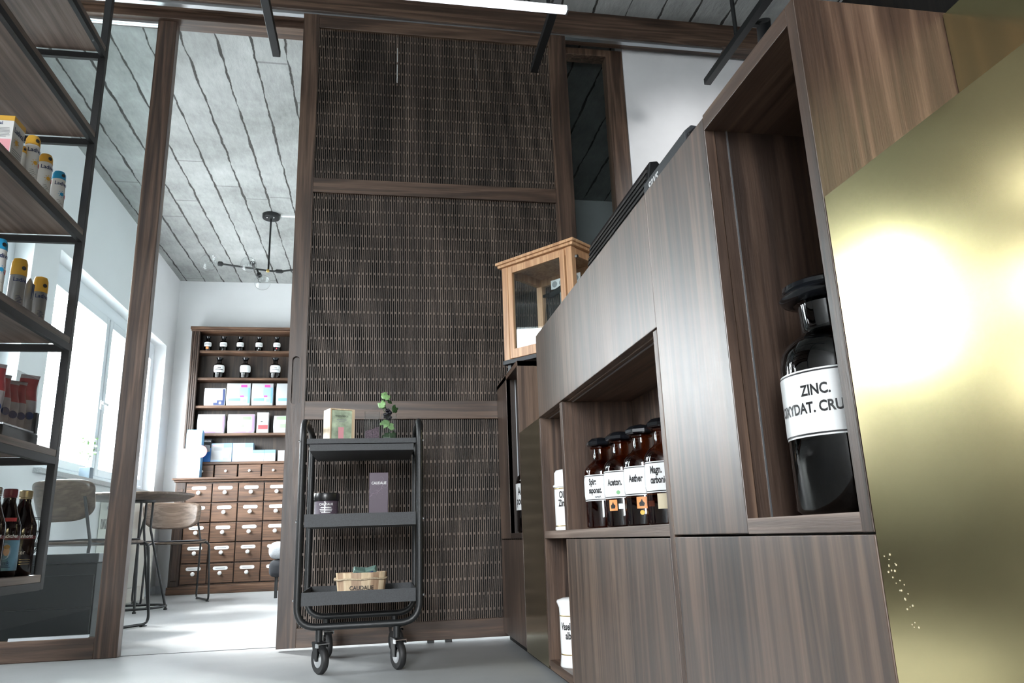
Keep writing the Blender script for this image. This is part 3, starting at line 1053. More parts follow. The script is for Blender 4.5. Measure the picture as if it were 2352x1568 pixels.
e = thing('balance', 'chrome and black pharmacy balance inside the glazed wooden case', 'balance', (ctr.x, ctr.y, 1.2405), CA)
obj('base', cs(MB().box(.12, .35, .10, .22, 1.2405, 1.265)), 'black', e, bevel=.004)
obj('column', cs(MB().tube([(.27, .16, 1.265), (.27, .16, 1.56)], .008, 12).tube([(.25, .16, 1.265), (.25, .16, 1.55)], .004, 8)), 'chrome', e, smooth=50)
obj('beam', cs(MB().prism([(.15, 1.535), (.20, 1.525), (.27, 1.545), (.36, 1.548), (.36, 1.558), (.27, 1.575), (.20, 1.550), (.15, 1.548)], .152, .166, 'Y')), 'gloss', e)
pl = MB().box(.19, .36, .168, .172, 1.568, 1.612)
pp = obj('scale_plate', cs(pl), 'white', e)
for k in range(4):
    obj('disc_mark', cs(MB().disc((.212 + .041 * k, .1678, 1.590), .015, (0, -1, 0), 16)), 'grey', pp)
for x in (.17, .345):
    obj('hanger', cs(MB().tube([(x, .16, 1.54), (x - .03, .16, 1.34)], .0012, 5).tube([(x, .16, 1.54), (x + .03, .16, 1.34)], .0012, 5)), 'chrome', e)
    obj('pan', cs(MB().lathe([(.01, 1.330), (.035, 1.336), (.040, 1.341)], (x, .16, 0), 20)), 'chrome', e, smooth=50)

# ------------------------------------------------------------------ black devices on the counter top
e = thing('terminal', 'dark grey till terminal with white lettering, near edge of the counter', 'terminal', (.83, 1.60, 1.1725))
obj('housing', MB().prism([(.70, 1.1725), (.96, 1.1725), (.96, 1.33), (.85, 1.385), (.735, 1.403), (.715, 1.385)], 1.502, 1.79, 'Y'), 'tray', e, bevel=.003)
obj('end_cap', MB().prism([(.704, 1.1725), (.95, 1.1725), (.95, 1.32), (.85, 1.375), (.742, 1.393), (.72, 1.375)], 1.490, 1.502, 'Y'), 'blacksat', e, bevel=.002)
t_ = on_plane(text_mb('says', .05, True, .9, .0008, .15), (.7125, 1.715, 1.362), (0, -1, 0), (.07, 0, 1))
obj('lettering', t_, 'white', e)
e = thing('ribbed_monitor', 'black ribbed monitor housing behind the grey till terminal', 'monitor', (.83, 2.05, 1.1715))
obj('housing', MB().prism([(.70, 1.1715), (.93, 1.1715), (.90, 1.30), (.775, 1.480), (.750, 1.476)], 1.82, 2.44, 'Y'), 'blacksat', e, bevel=.004)
rb = MB()
for k in range(14):
    t = .06 + .90 * k / 14
    x0, z0 = .70 + .05 * t, 1.1715 + .3045 * t
    rb.prism([(x0 - .004, z0), (x0, z0), (x0 + .0018, z0 + .010), (x0 - .0025, z0 + .010)], 1.83, 2.43, 'Y')
obj('rib_panel', rb, 'black_slat', e)
obj('cable_box', MB().box(.80, .90, 2.44, 2.56, 1.1715, 1.33), 'black', e, bevel=.004)

# ------------------------------------------------------------------ ceiling tracks, spot and tube lamp
ZT = 2.70
for x, y0, rods, lab in ((-.510, 3.21, (2.1, .9), 'black ceiling light track in front of the bright opening'),
                         (.740, 3.18, (2.82, 1.6), 'black ceiling light track in front of the lattice door, holding the white tube'),
                         (1.665, 3.17, (2.83, 1.6), 'black ceiling light track above the counter with a small spotlight')):
    e = tr3 = thing('light_track', lab, 'ceiling light track', (x, 1.5, ZT), 0, 'black ceiling light tracks')
    obj('track_rail', MB().box(x - .018, x + .018, .2, y0, ZT, ZT + .034), 'black', e, bevel=.002)
    for ry in rods:
        obj('hanging_rod', MB().tube([(x, ry, ZT + .034), (x, ry, CE - .012)], .010, 10).tube([(x, ry, CE - .012), (x, ry, CE)], .03, 16), 'black', e, smooth=40)
e = tr3
ls = obj('spot_head', MB().tube([(1.735, 2.70, 2.735), (1.790, 2.80, 2.66)], .032, 20), 'black', e, smooth=40)
sl_ = bpy.data.lights.new('spot_light', 'SPOT')
sl_.energy, sl_.spot_size, sl_.spot_blend, sl_.shadow_soft_size = 15.0, 1.5, 1.0, 0.03
so_ = bpy.data.objects.new('spot_light', sl_)
COL.objects.link(so_)
so_.location = (1.797, 2.8127, 2.650)
so_.rotation_euler = Vector((.03, .80, -.16)).to_track_quat('-Z', 'Y').to_euler()
obj('bracket', MB().box(1.684, 1.730, 2.70, 2.72, 2.71, 2.73), 'black', ls)
e = thing('tube_lamp', 'long white tube lamp hung across in front of the timber beam', 'tube lamp', (.15, 2.69, 2.672))
obj('tube', MB().box(-.46, .785, 2.672, 2.706, 2.671, 2.697), 'lamp', e, bevel=.004)
obj('end_cap', MB().box(.785, .792, 2.671, 2.707, 2.670, 2.6985), 'alu', e)
for x in (-.2, .6):
    obj('hanging_wire', MB().tube([(x, 2.689, 2.697), (x, 2.689, CE)], .0012, 6), 'black', e)

# ------------------------------------------------------------------ serving trolley
e = thing('serving_trolley', 'black three-tier metal trolley on castors before the lattice door', 'trolley', (-.07, 3.13, 0))
xl, xr, yf, yb = -.290, .152, 2.93, 3.33
zb, zt = .157, .912
path = [(xl + .2, yf, zb), (xl, yf, zb), (xl, yf, zt), (xl, yb, zt), (xl, yb, zb), (xr, yb, zb), (xr, yb, zt), (xr, yf, zt), (xr, yf, zb)]
pts = fillet(path, .075, 7, closed=True)
obj('frame', MB().tube(pts, .0125, 12, closed=True), 'black', e, smooth=60)


def tray(z0, z1, x0, x1, y0, y1, lip=0.0):
    t = .003
    mb = MB().box(x0, x1, y0, y1, z0, z0 + t)
    mb.box(x0, x1, y0, y0 + t, z0 + t, z1).box(x0, x1, y1 - t, y1, z0 + t, z1)
    mb.box(x0, x0 + t, y0 + t, y1 - t, z0 + t, z1).box(x1 - t, x1, y0 + t, y1 - t, z0 + t, z1)
    return mb


obj('tray', tray(.230, .277, -.276, .138, 2.931, 3.326), 'tray', e)
obj('tray', tray(.508, .555, -.276, .138, 2.931, 3.326), 'tray', e)
obj('tray', MB().box(-.266, .130, 2.937, 3.320, .792, .817), 'tray', e)
obj('lid_tray', tray(.819, .838, -.276, .138, 2.929, 3.328), 'tray', e)
for z in (.828, .53, .252):
    for x in (xl - .0145, xr + .0145):
        obj('screw', MB().tube([(x - .002, yf + .0, z), (x + .002, yf, z)], .0045, 8), 'chrome', e)
for x, y, yaw in ((-.209, yf, .55), (.068, yf, .42), (-.209, yb, .35), (.068, yb, .5)):
    ca = obj('castor', MB().tube([(x, y, zb - .01), (x, y, .108)], .0125, 12), 'black', e, smooth=50)
    Rz = rotz(yaw)
    P = lambda a, b, c_: Vector((x, y, 0)) + Rz @ Vector((a, b, c_))
    rr = .050

    def wheel(prof, m, nm, par):
        # lathe about the wheel's axle (local x)
        mb = MB().lathe(prof, (0, 0, 0), 32)
        mb.v = [P(p.z, p.y - .014, p.x + rr) for p in mb.v]
        return obj(nm, mb, m, par, smooth=40)
    wheel([(.036, -.010), (.046, -.011), (rr, -.006), (rr, .006), (.046, .011), (.036, .010)], 'rubber', 'wheel', ca)
    wheel([(.008, -.014), (.035, -.0085), (.036, -.006), (.036, .006), (.035, .0085), (.008, .014)], 'chrome', 'hub', ca)
    fk = MB()
    for sgn in (-1, 1):
        fk.prism([(-.024, .105), (.018, .105), (-.006, .044), (-.022, .044)], sgn * .015, sgn * .018, 'X')
    fk.box(-.018, .018, -.022, .018, .102, .108)
    fk.v = [P(p.x, p.y, p.z) for p in fk.v]
    obj('fork', fk, 'blacksat', ca)
    br = MB().box(-.022, .022, -.040, -.036, .100, .104).box(-.022, -.019, -.038, -.016, .090, .104).box(.019, .022, -.038, -.016, .090, .104)
    br.v = [P(p.x, p.y, p.z) for p in br.v]
    obj('brake_lever', br, 'chrome', ca)

# things on the trolley
ZT1 = .8222
th = .42
c0 = Vector((-.166, 3.085, ZT1))
Rb = rotz(th)
bxw, bxd, bxh = .104, .075, .152


def bl(mb):
    mb.v = [c0 + Rb @ p for p in mb.v]
    return mb


e = thing('wooden_display_box', 'pale wooden box with a blurred garden picture on the top trolley shelf', 'display box', c0, th)
fr = MB().box(-bxw / 2, bxw / 2, -bxd / 2 + .006, bxd / 2, 0, bxh)
fr.box(-bxw / 2, -bxw / 2 + .006, -bxd / 2, -bxd / 2 + .006, 0, bxh).box(bxw / 2 - .010, bxw / 2, -bxd / 2, -bxd / 2 + .006, 0, bxh)
fr.box(-bxw / 2 + .006, bxw / 2 - .010, -bxd / 2, -bxd / 2 + .006, bxh - .005, bxh)
obj('box_body', bl(fr), 'pine', e)
pc = obj('picture', bl(MB().box(-bxw / 2 + .007, bxw / 2 - .011, -bxd / 2 + .0045, -bxd / 2 + .0058, .001, bxh - .006)), 'photo', e)
ux, uz = Rb @ Vector((1, 0, 0)), Vector((0, 0, 1))
yy = -bxd / 2 + .0040
obj('printed_tube', bl(MB().add([(-.014, yy, .002), (.006, yy, .002), (.008, yy, .078), (-.016, yy, .078)], [(0, 1, 2, 3)])), 'pink', pc)
obj('lettering', on_plane(text_mb('VINOSOURCE', .0105, True, .85), c0 + Rb @ Vector((-.002, yy - .0003, .122)), ux, uz), 'ink', pc)
obj('small_print', merge(rows(1, .052, .003, .01, c0 + Rb @ Vector((-.002, yy - .0003, .106)), ux, uz, 3), rows(1, .03, .003, .01, c0 + Rb @ Vector((-.002, yy - .0003, .098)), ux, uz, 4)), 'grey', pc)


def square_glass(name, label, x0, x1, y0, y1, z0, z1):
    e_ = thing(name, label, 'glass vase', ((x0 + x1) / 2, (y0 + y1) / 2, z0))
    t = .003
    mb = MB().box(x0, x1, y0, y1, z0, z0 + .006)
    mb.box(x0, x1, y0, y0 + t, z0 + .006, z1).box(x0, x1, y1 - t, y1, z0 + .006, z1)
    mb.box(x0, x0 + t, y0 + t, y1 - t, z0 + .006, z1).box(x1 - t, x1, y0 + t, y1 - t, z0 + .006, z1)
    obj('vase_wall', mb, 'acryl', e_)
    return e_


square_glass('glass_vase', 'square glass vase half filled with purple salt on the trolley', -.064, -.002, 3.07, 3.132, ZT1, .966)
square_glass('glass_vase', 'square glass vase holding grapes and vine leaves on the trolley', .002, .066, 3.07, 3.134, ZT1, .957)
# purple salt filling
rnd = random.Random(3)
nx = 14
vs, fs = [], []
x0, x1, y0, y1 = -.0605, -.0055, 3.0735, 3.1285
for j in range(nx + 1):
    for i in range(nx + 1):
        u, v = i / nx, j / nx
        vs.append((x0 + (x1 - x0) * u, y0 + (y1 - y0) * v, .885 + .018 * u + rnd.uniform(-.0025, .0025)))
b_ = len(vs)
vs += [(x0, y0, .829), (x1, y0, .829), (x1, y1, .829), (x0, y1, .829)]
for j in range(nx):
    for i in range(nx):
        a = j * (nx + 1) + i
        fs.append((a, a + 1, a + nx + 2, a + nx + 1))
fs.append((b_, b_ + 3, b_ + 2, b_ + 1))
fs.append(tuple([b_, b_ + 1] + [i for i in range(nx, -1, -1)]))
fs.append(tuple([b_ + 3, b_] + [j * (nx + 1) for j in range(0, nx + 1)]))
fs.append(tuple([b_ + 1, b_ + 2] + [j * (nx + 1) + nx for j in range(nx, -1, -1)]))
fs.append(tuple([b_ + 2, b_ + 3] + [nx * (nx + 1) + i for i in range(0, nx + 1)]))
tag(obj('bath_salt', MB().add(vs, fs), 'salt', origin=(-.033, 3.1, .829)), 'purple coarse bath salt filling the glass vase on the trolley', 'bath salt', kind='stuff')

# vine sprig with grapes
e = thing('vine_sprig', 'green vine sprig with black grapes standing in the square glass vase', 'vine sprig', (.03, 3.10, .829))
stem = fillet([(.035, 3.10, .829), (.038, 3.10, .90), (.022, 3.10, .985), (.012, 3.09, 1.02), (.018, 3.085, 1.043)], .02, 4)
obj('stem', MB().tube(stem, .0016, 6).tube([(.024, 3.10, .975), (.05, 3.09, .965), (.062, 3.085, .972)], .0012, 6).tube([(.03, 3.1, .95), (.005, 3.085, .985)], .0012, 6), 'leafdk', e, smooth=50)


def leaf(c_, size, nrm, roll, nm='leaf', m='leaf'):
    """scalloped, slightly cupped vine leaf"""
    n_ = Vector(nrm).normalized()
    a = Vector((0, 0, 1)) if abs(n_.z) < .9 else Vector((1, 0, 0))
    u = n_.cross(a).normalized()
    v = n_.cross(u)
    out = []
    for k in range(36):
        t = 2 * PI * k / 36
        r_ = size * (.80 + .12 * abs(math.cos(2.5 * t)) + .05 * math.sin(9 * t))
        if abs(t - PI) < .35:
            r_ *= .55
        out.append((r_ * math.cos(t + roll), r_ * math.sin(t + roll)))
    c_ = Vector(c_)
    mb = shell(out, lambda p, q: c_ + u * p + v * q - n_ * (8 * (p * p + q * q) * (1 + .5 * math.sin(5 * math.atan2(q, p)))), 4)
    o = obj(nm, mb, m, e, smooth=60, solid=.0006)
    return o


for c_, s_, n_, ro, m_ in (((.022, 3.085, 1.035), .019, (.3, -1, .5), .6, 'leaf'), ((.004, 3.080, .998), .016, (-.3, -1, .2), 2.2, 'leaf'), ((.034, 3.085, 1.012), .015, (.5, -.6, .8), 3.3, 'leafdk'),
                           ((.060, 3.080, .978), .016, (.7, -.8, -.1), 1.0, 'leafdk'), ((.018, 3.076, .918), .019, (-.2, -1, .5), 4.0, 'leaf'), ((.046, 3.078, .905), .015, (.4, -1, .2), .2, 'leaf'),
                           ((.052, 3.095, .872), .019, (.6, -.8, .1), 2.0, 'leafdk'), ((.028, 3.095, .862), .020, (-.1, -1, .2), 5.0, 'leafdk'), ((.014, 3.09, .985), .012, (0, -.4, 1), 1.5, 'leafdk')):
    leaf(c_, s_ * 1.22, n_, ro, 'leaf', m_)
gp = MB()
rnd = random.Random(5)
for k in range(26):
    z = rnd.uniform(-1, 1)
    a = rnd.uniform(0, 2 * PI)
    q = math.sqrt(1 - z * z)
    gp.sphere((.029 + .014 * q * math.cos(a), 3.092 + .012 * q * math.sin(a), .954 + .022 * z), .0062, 10, 7)
obj('grape_bunch', gp, 'grape', e, smooth=60)

# middle shelf: jar and carton
ZT2 = .5112
c = (-.203, 3.03, 0)
e = thing('cosmetic_jar', 'dark purple cosmetic jar with black lid on the middle trolley shelf', 'jar', (-.203, 3.03, ZT2))
obj('jar_body', MB().lathe([(.046, ZT2), (.048, ZT2 + .003), (.048, .545), (.0455, .549), (.0455, .606)], c, 40), 'plum', e, smooth=45)
obj('glass_wall', MB().lathe([(.048, .5495), (.048, .604), (.044, .607)], c, 40, cap=False), 'acryl', e, smooth=50)
obj('lid', MB().lathe([(.047, .6075), (.0485, .610), (.0485, .634), (.047, .637), (.01, .638)], c, 40), 'blacksat', e, smooth=45)
a_ = math.radians(-88)
lettering(e, c, .0487, a_, [('CAUDALIE', .012, .593, .95, .0003, 0)], 'white')
for k, (ww, z) in enumerate(((.042, .580), (.050, .573), (.046, .567), (.036, .561))):
    obj('small_print', MB().patch(c, .0487, a_ - ww / .1, a_ + ww / .1, z, z + .0028, 8), 'white', e)
xx0, xx1, y0, y1, z1 = -.041, .034, 3.08, 3.135, .718
e = thing('cosmetic_carton', 'tall aubergine carton with a printed vine branch on the trolley', 'carton', (-.004, 3.105, ZT2))
obj('box_body', MB().box(xx0, xx1, y0, y1, ZT2, z1), 'plum', e, bevel=.0008)
yy = y0 - .0006
obj('lettering', on_plane(text_mb('CAUDALIE', .0155, True, .80, .0003), (-.0025, yy, .676), (1, 0, 0), (0, 0, 1)), 'white', e)
obj('small_print', merge(rows(1, .044, .004, .01, (-.003, yy, .551), (1, 0, 0), (0, 0, 1)), rows(2, .040, .002, .004, (-.003, yy, .545), (1, 0, 0), (0, 0, 1)), rows(1, .052, .0035, .01, (-.003, yy, .532), (1, 0, 0), (0, 0, 1))), 'white', e)
vb = MB().tube([(-.038, yy, .622), (-.028, yy, .634), (-.014, yy, .638), (-.002, yy, .644), (.006, yy, .652), (.012, yy, .668)], .0011, 5)
vb.tube([(-.002, yy, .644), (-.010, yy, .648), (-.016, yy, .646)], .0008, 5).tube([(-.008, yy, .641), (-.006, yy, .634), (-.012, yy, .632)], .0008, 5).tube([(.006, yy, .652), (.014, yy, .656)], .0007, 5)


def ring_line(cx, cz, r_):
    vb.tube([(cx + r_ * math.cos(2 * PI * k / 20), yy, cz + r_ * math.sin(2 * PI * k / 20)) for k in range(20)], .00035, 4, closed=True)


for q in ((.016, .640, .011), (.002, .628, .011), (-.026, .618, .011), (-.030, .646, .010), (-.012, .660, .010), (.022, .668, .010), (.006, .692, .009)):
    ring_line(*q)
obj('vine_print', vb, 'plumline', e)

# bottom shelf: wooden tub with wrapped soaps
ZT3 = .2332
cx, cy = -.066, 3.11
e = thing('wooden_tub', 'oval striped wooden tub with rope band on the bottom trolley shelf', 'tub', (cx, cy, ZT3))
mb = MB()
seg = 48
for k in range(seg):
    mb.cur = 1 if (k // 3) % 2 else 0
    a0, a1 = 2 * PI * k / seg, 2 * PI * (k + 1) / seg
    vs = []
    for a in (a0, a1):
        for r_, z in ((.088, ZT3), (.099, .334), (.093, .334), (.082, ZT3 + .008)):
            vs.append((cx + r_ * math.cos(a), cy + r_ * .62 * math.sin(a), z))
    mb.add(vs, [(0, 4, 5, 1), (1, 5, 6, 2), (2, 6, 7, 3)])
obj('staves', mb, ['pine', 'pine2'], e)
obj('tub_floor', MB().lathe([(.086, ZT3), (.086, ZT3 + .008)], (cx, cy, 0), 40, sy=.62), 'pine', e)
rp = [(cx + .0995 * math.cos(2 * PI * k / 40), cy + .0995 * .63 * math.sin(2 * PI * k / 40), .310 + .002 * math.sin(k)) for k in range(40)]
obj('rope_band', MB().tube(rp, .0036, 8, closed=True).sphere((cx - .099, cy - .012, .311), .007, 10, 8), 'rope', e, smooth=60)
tm = text_mb('CAUDALIE', .021, True, .92, .0002)
tm.v = [Vector((cx + p.x + .002, cy - .62 * math.sqrt(max(0, .0955 ** 2 - p.x ** 2)) - .0035, .278 + p.y)) for p in tm.v]
obj('lettering', tm, 'ink', e)
for (x, y, z, rx, rz_, lab) in ((-.075, 3.095, .338, .5, .25, 'green wrapped soap lying over the rim of the wooden tub'), (-.030, 3.100, .340, -.5, -.35, 'green wrapped soap tilted upward at one end of the wooden tub'),
                              (-.055, 3.130, .336, .2, -.2, 'green wrapped soap half hidden between the two others in the wooden tub')):
    Rr = rotz(rz_) @ Matrix.Rotation(rx * .5, 3, 'Y') @ Matrix.Rotation(.5, 3, 'X')
    q = thing('wrapped_soap', lab, 'soap', (x, y, z), 0, 'green wrapped soaps in the wooden tub')
    obj('wrapper', MB().obox((x, y, z), (.046, .03, .020), Rr), 'teal', q, bevel=.003)
    obj('wrapper_print', MB().obox(Vector((x, y, z)) + Rr @ Vector((0, -.0153, 0)), (.026, .0004, .004), Rr), 'navy', q)
tag(obj('packing_straw', MB().lathe([(.07, .245), (.084, .30), (.05, .322), (.01, .326)], (cx, cy, 0), 24, sy=.58), 'rope', origin=(cx, cy, .245)), 'straw packing filling the oval wooden tub', 'packing straw', kind='stuff')

# ------------------------------------------------------------------ black steel shelf rack
RX, RY, RX0, RY0 = -.934, 2.40, -1.46, .95
LV = [2.105, 1.780, 1.435, 1.082, .740, .390]
e = thing('shelf_rack', 'black steel shelf rack with walnut boards hanging before the glass screen', 'shelf rack', (-1.2, 1.7, .35))
q = .011
for x in (RX - q, RX0 + q):
    for y in (RY - q, RY0 + q):
        obj('post', MB().box(x - q, x + q, y - q, y + q, .350, CE), 'black', e, bevel=.001)
for L_ in LV:
    obj('shelf_board', MB().box(RX0, RX - .001, RY0, RY - .0225, L_ - .020, L_), 'shelf', e, bevel=.0008)
    f = MB()
    f.box(RX - .014, RX, RY0 + .022, RY - .022, L_ - .042, L_ - .0205).box(RX0, RX0 + .014, RY0 + .022, RY - .022, L_ - .042, L_ - .0205)
    f.box(RX0 + .014, RX - .022, RY - .016, RY - .002, L_ - .042, L_ - .0205).box(RX0 + .022, RX - .022, RY0, RY0 + .014, L_ - .042, L_ - .0205)
    obj('shelf_frame', f, 'black', e)

VIEW = math.radians(-62)     # printed fronts face the shop


def ell(prof, c, sx, sy, seg=28):
    return MB().lathe(prof, c, seg, sx=sx, sy=sy)


def sun_print(c, u, n_, r):
    """little sun: disc with rays, laid just off a surface"""
    u, n_ = Vector(u).normalized(), Vector(n_).normalized()
    c = Vector(c)
    mb = MB().disc(c, r, n_, 16, .0004)
    v = Vector((0, 0, 1))
    for k in range(9):
        a = 2 * PI * k / 9
        d = u * math.cos(a) + v * math.sin(a)
        t = n_.cross(d).normalized()
        p0, p1 = c + d * r * 1.3, c + d * r * 1.9
        mb.add([p0 - t * r * .12, p1 - t * r * .12, p1 + t * r * .12, p0 + t * r * .12], [(0, 1, 2, 3)])
    return mb


def lotion_bottle(p, z, body, cap, label, group, sun='yellow', r=.0205, H=.155, spray=False, plain=False):
    c = (*p, 0)
    e = thing('lotion_bottle', label, 'bottle', (*p, z), 0, group)
    z += .0005
    hb = H * (.66 if spray else .80)
    prof = [(r * .92, z), (r, z + .006), (r, z + hb * .85), (r * .96, z + hb)] if spray else [(r * .97, z), (r * 1.03, z + .006), (r, z + hb * .6), (r * .9, z + hb)]
    obj('body', MB().lathe(prof, c, 28), body, e, smooth=45)
    r1 = prof[-1][0]
    if spray:
        cp = [(r1 * 1.02, z + hb + .0005), (r1 * 1.04, z + hb + .01), (r1 * .98, z + H * .9), (r1 * .8, z + H * .97), (r1 * .2, z + H)]
    else:
        cp = [(r1 * 1.03, z + hb + .0005), (r1 * .97, z + H * .92), (r1 * .75, z + H * .98), (r1 * .2, z + H)]
    co = obj('cap', MB().lathe(cp, c, 28), cap, e, smooth=45)
    va = math.radians(-35)
    d = Vector((math.cos(va), math.sin(va), 0))
    zc_ = z + hb + (H - hb) * .38
    obj('nozzle', MB().disc(Vector(c) + d * (r1 * 1.0) + Vector((0, 0, zc_)), r1 * .30, d, 14, .002), 'chrome', co)
    a = math.radians(-45)
    if not plain:
        lettering(e, c, r * 1.035, a, [('Ladival', .0165, z + hb * .86, .95, .0003, .12)], 'navy')
        if not spray:
            sp_ = on_cyl(MB().add([(.006 * math.cos(k), .006 * math.sin(k), 0) for k in [PI * j / 8 for j in range(16)]], [tuple(range(16))]), c, r * 1.04, a + .25, z + hb * .58)
            for k in range(8):
                t0 = 2 * PI * k / 8
                ra = [(.008, -.1), (.0115, -.06), (.0115, .06), (.008, .1)]
                rm = MB().add([(q_ * math.cos(t0 + w_), q_ * math.sin(t0 + w_), 0) for q_, w_ in ra], [(0, 1, 2, 3)])
                sp_ = merge(sp_, on_cyl(rm, c, r * 1.04, a + .25, z + hb * .58))
            obj('sun_print', sp_, sun, e)
            obj('factor_mark', MB().patch(c, r * 1.04, a + .75, a + 1.1, z + hb * .50, z + hb * .60, 4), 'red', e)
        pr2 = MB()
        for k in range(9):
            zz = z + hb * (.40 - .04 * k)
            pr2.patch(c, r * 1.035, a - .35, a + .15 + .5 * ((k * 7) % 5) / 5, zz, zz + .0013, 6)
        obj('small_print', pr2, 'grey' if not spray else 'navy', e)
    return e


# third board: sun carton and four white lotions
z = 1.4352
e = thing('sun_carton', 'white and red sun cream carton with yellow top on the rack', 'carton', (-1.03, 1.97, z))
x0, x1, y0, y1, z1 = -1.052, -.966, 1.945, 2.008, z + .138
obj('box_body', MB().box(x0, x1, y0, y1, z, z1), 'paper', e, bevel=.0006)
t_ = .0006
obj('top_band', MB().box(x0 - t_, x1 + t_, y0 - t_, y1 + t_, z1 - .014, z1 + .0004), 'yellow', e)
obj('red_field', rect(.083, .050, ((x0 + x1) / 2, y0 - t_, z + .045), (1, 0, 0), (0, 0, 1)), 'pink', e)
obj('blue_field', rect(.083, .018, ((x0 + x1) / 2, y0 - t_, z + .010), (1, 0, 0), (0, 0, 1)), 'navy', e)
obj('lettering', merge(on_plane(text_mb('Ladival', .014, True, .9, .0002), ((x0 + x1) / 2, y0 - .001, z1 - .022), (1, 0, 0), (0, 0, 1)),
                       on_plane(text_mb('Ladival', .022, True, .85, .0004), (x1 + .001, (y0 + y1) / 2, z1 - .036), (0, 1, 0), (0, 0, 1))), 'navy', e)
obj('small_print', merge(rows(7, .076, .0016, .0042, ((x0 + x1) / 2, y0 - .001, z1 - .036), (1, 0, 0), (0, 0, 1), 5), rows(8, .05, .002, .006, (x1 + .001, (y0 + y1) / 2, z + .048), (0, 1, 0), (0, 0, 1), 6)), 'grey', e)
obj('sun_print', sun_print((x1 + .0008, (y0 + y1) / 2 - .006, z + .072), (0, 1, 0), (1, 0, 0), .0075), 'yellow', e)
G1 = 'white lotion bottles on the third rack board'
lotion_bottle((-.995, 2.065), z, 'paper', 'yellow', 'small yellow-capped lotion bottle half hidden between the sun carton and a taller bottle', G1, r=.013, H=.115, plain=True)
lotion_bottle((-.985, 2.098), z, 'paper', 'yellow', 'tall white lotion bottle with yellow cap, next to the sun carton', G1, H=.165)
lotion_bottle((-.985, 2.185), z, 'paper', 'yellow', 'white lotion bottle with yellow cap, beside the blue-capped one', G1, H=.155)
lotion_bottle((-.985, 2.283), z, 'paper', 'blue', 'white lotion bottle with bright blue cap beside the rack post', G1, sun='blue', H=.150)
# fourth board
z = 1.0822
G2 = 'sun sprays on the fourth rack board'
lotion_bottle((-.985, 2.005), z, 'paper', 'blue', 'white spray bottle with light blue cap beside the grey sprays', G2, sun='blue', H=.165)
lotion_bottle((-.985, 2.122), z, 'silver', 'yellow', 'taller grey spray bottle with yellow cap beside the flat tube', G2, spray=True, H=.155)
lotion_bottle((-.985, 2.257), z, 'silver', 'yellow', 'grey spray bottle with yellow cap standing closest to the rack post', G2, spray=True, H=.150)
e = thing('cream_tube', 'small flat grey tube standing between the two grey spray bottles', 'tube', (-.985, 2.192, z))
obj('tube_body', MB().lathe([(.014, z + .0205), (.0145, z + .03), (.010, z + .105), (.002, z + .122)], (-.985, 2.192, 0), 20, sy=.7), 'silver', e, smooth=50)
obj('cap', MB().lathe([(.013, z + .0005), (.0135, z + .020)], (-.985, 2.192, 0), 20, sy=.7), 'yellow', e, smooth=50)
obj('label_strip', MB().box(-.9745, -.9738, 2.186, 2.199, z + .06, z + .105), 'navy', e)

# fifth board: acrylic dispenser with sweet pouches
z = .7402
bx0, bx1, by0, by1 = -1.17, -.975, 2.10, 2.345
e = thing('acrylic_dispenser', 'clear acrylic dispenser on black base holding sweet pouches', 'dispenser', ((bx0 + bx1) / 2, (by0 + by1) / 2, z))
obj('base', MB().prism([(bx0, by0), (bx1 - .02, by0), (bx1, by0 + .03), (bx1, by1), (bx0, by1)], z, z + .040, 'Z'), 'blacksat', e, bevel=.003)
obj('corner_strut', MB().box(bx1 - .010, bx1, by1 - .026, by1 - .012, z + .0405, z + .100), 'blacksat', e)
aw = MB()
aw.box(bx1 - .006, bx1 - .003, by0 + .034, by1 - .030, z + .0405, z + .195)
aw.box(bx0, bx1 - .03, by1 - .004, by1 - .001, z + .0405, z + .195)
aw.box(bx0, bx1 - .03, by0 + .001, by0 + .004, z + .0405, z + .195)
obj('clear_wall', aw, 'acryl', e)
obj('front_edge', MB().box(bx1 - .008, bx1 - .001, by0 + .034, by1 - .030, z + .0402, z + .0445), 'alu', e)
rnd = random.Random(11)


def sweet_pouch(x, y, lean, yaw, h, lab, red=.45):
    """pillow pouch: grey film below, red printed band above, dark seal"""
    e = thing('sweet_pouch', lab, 'pouch', (x, y, z + .0415), yaw, 'sweet pouches in the acrylic dispenser')
    nu, nv = 8, 14
    w_ = .052

    def P(u, v, sgn):
        b = .013 * (math.sin(PI * u) ** .6) * (math.sin(PI * min(1, v * 1.0)) ** .5) * sgn
        zz = h * v
        xx = (u - .5) * w_ * (1 - .10 * math.sin(PI * v)) + .003 * math.sin(9 * v + x * 90)
        return Vector((x, y, z + .0425)) + rotz(yaw) @ Vector((xx, b + lean * zz, zz))
    for nm, v0, v1, m_ in (('foil_body', 0, 1 - red, 'pouch'), ('printed_band', 1 - red, .93, 'pouchred'), ('seal', .93, 1.0, 'pouch')):
        mb = MB()
        for sgn in (-1, 1):
            vs = [P(i / nu, v0 + (v1 - v0) * j / nv, sgn) for j in range(nv + 1) for i in range(nu + 1)]
            mb.add(vs, [(j * (nu + 1) + i, j * (nu + 1) + i + 1, (j + 1) * (nu + 1) + i + 1, (j + 1) * (nu + 1) + i) for j in range(nv) for i in range(nu)])
        obj(nm, mb, m_, e, smooth=80)
    dk = Vector((x, y, z + .0425)) + rotz(yaw) @ Vector((.004, -.0150 + lean * h * .28, h * .28))
    nn = rotz(yaw) @ Vector((0, -1, lean))
    obj('round_print', MB().disc(dk, .011, nn, 18, .0006), 'navy', e)
    return e


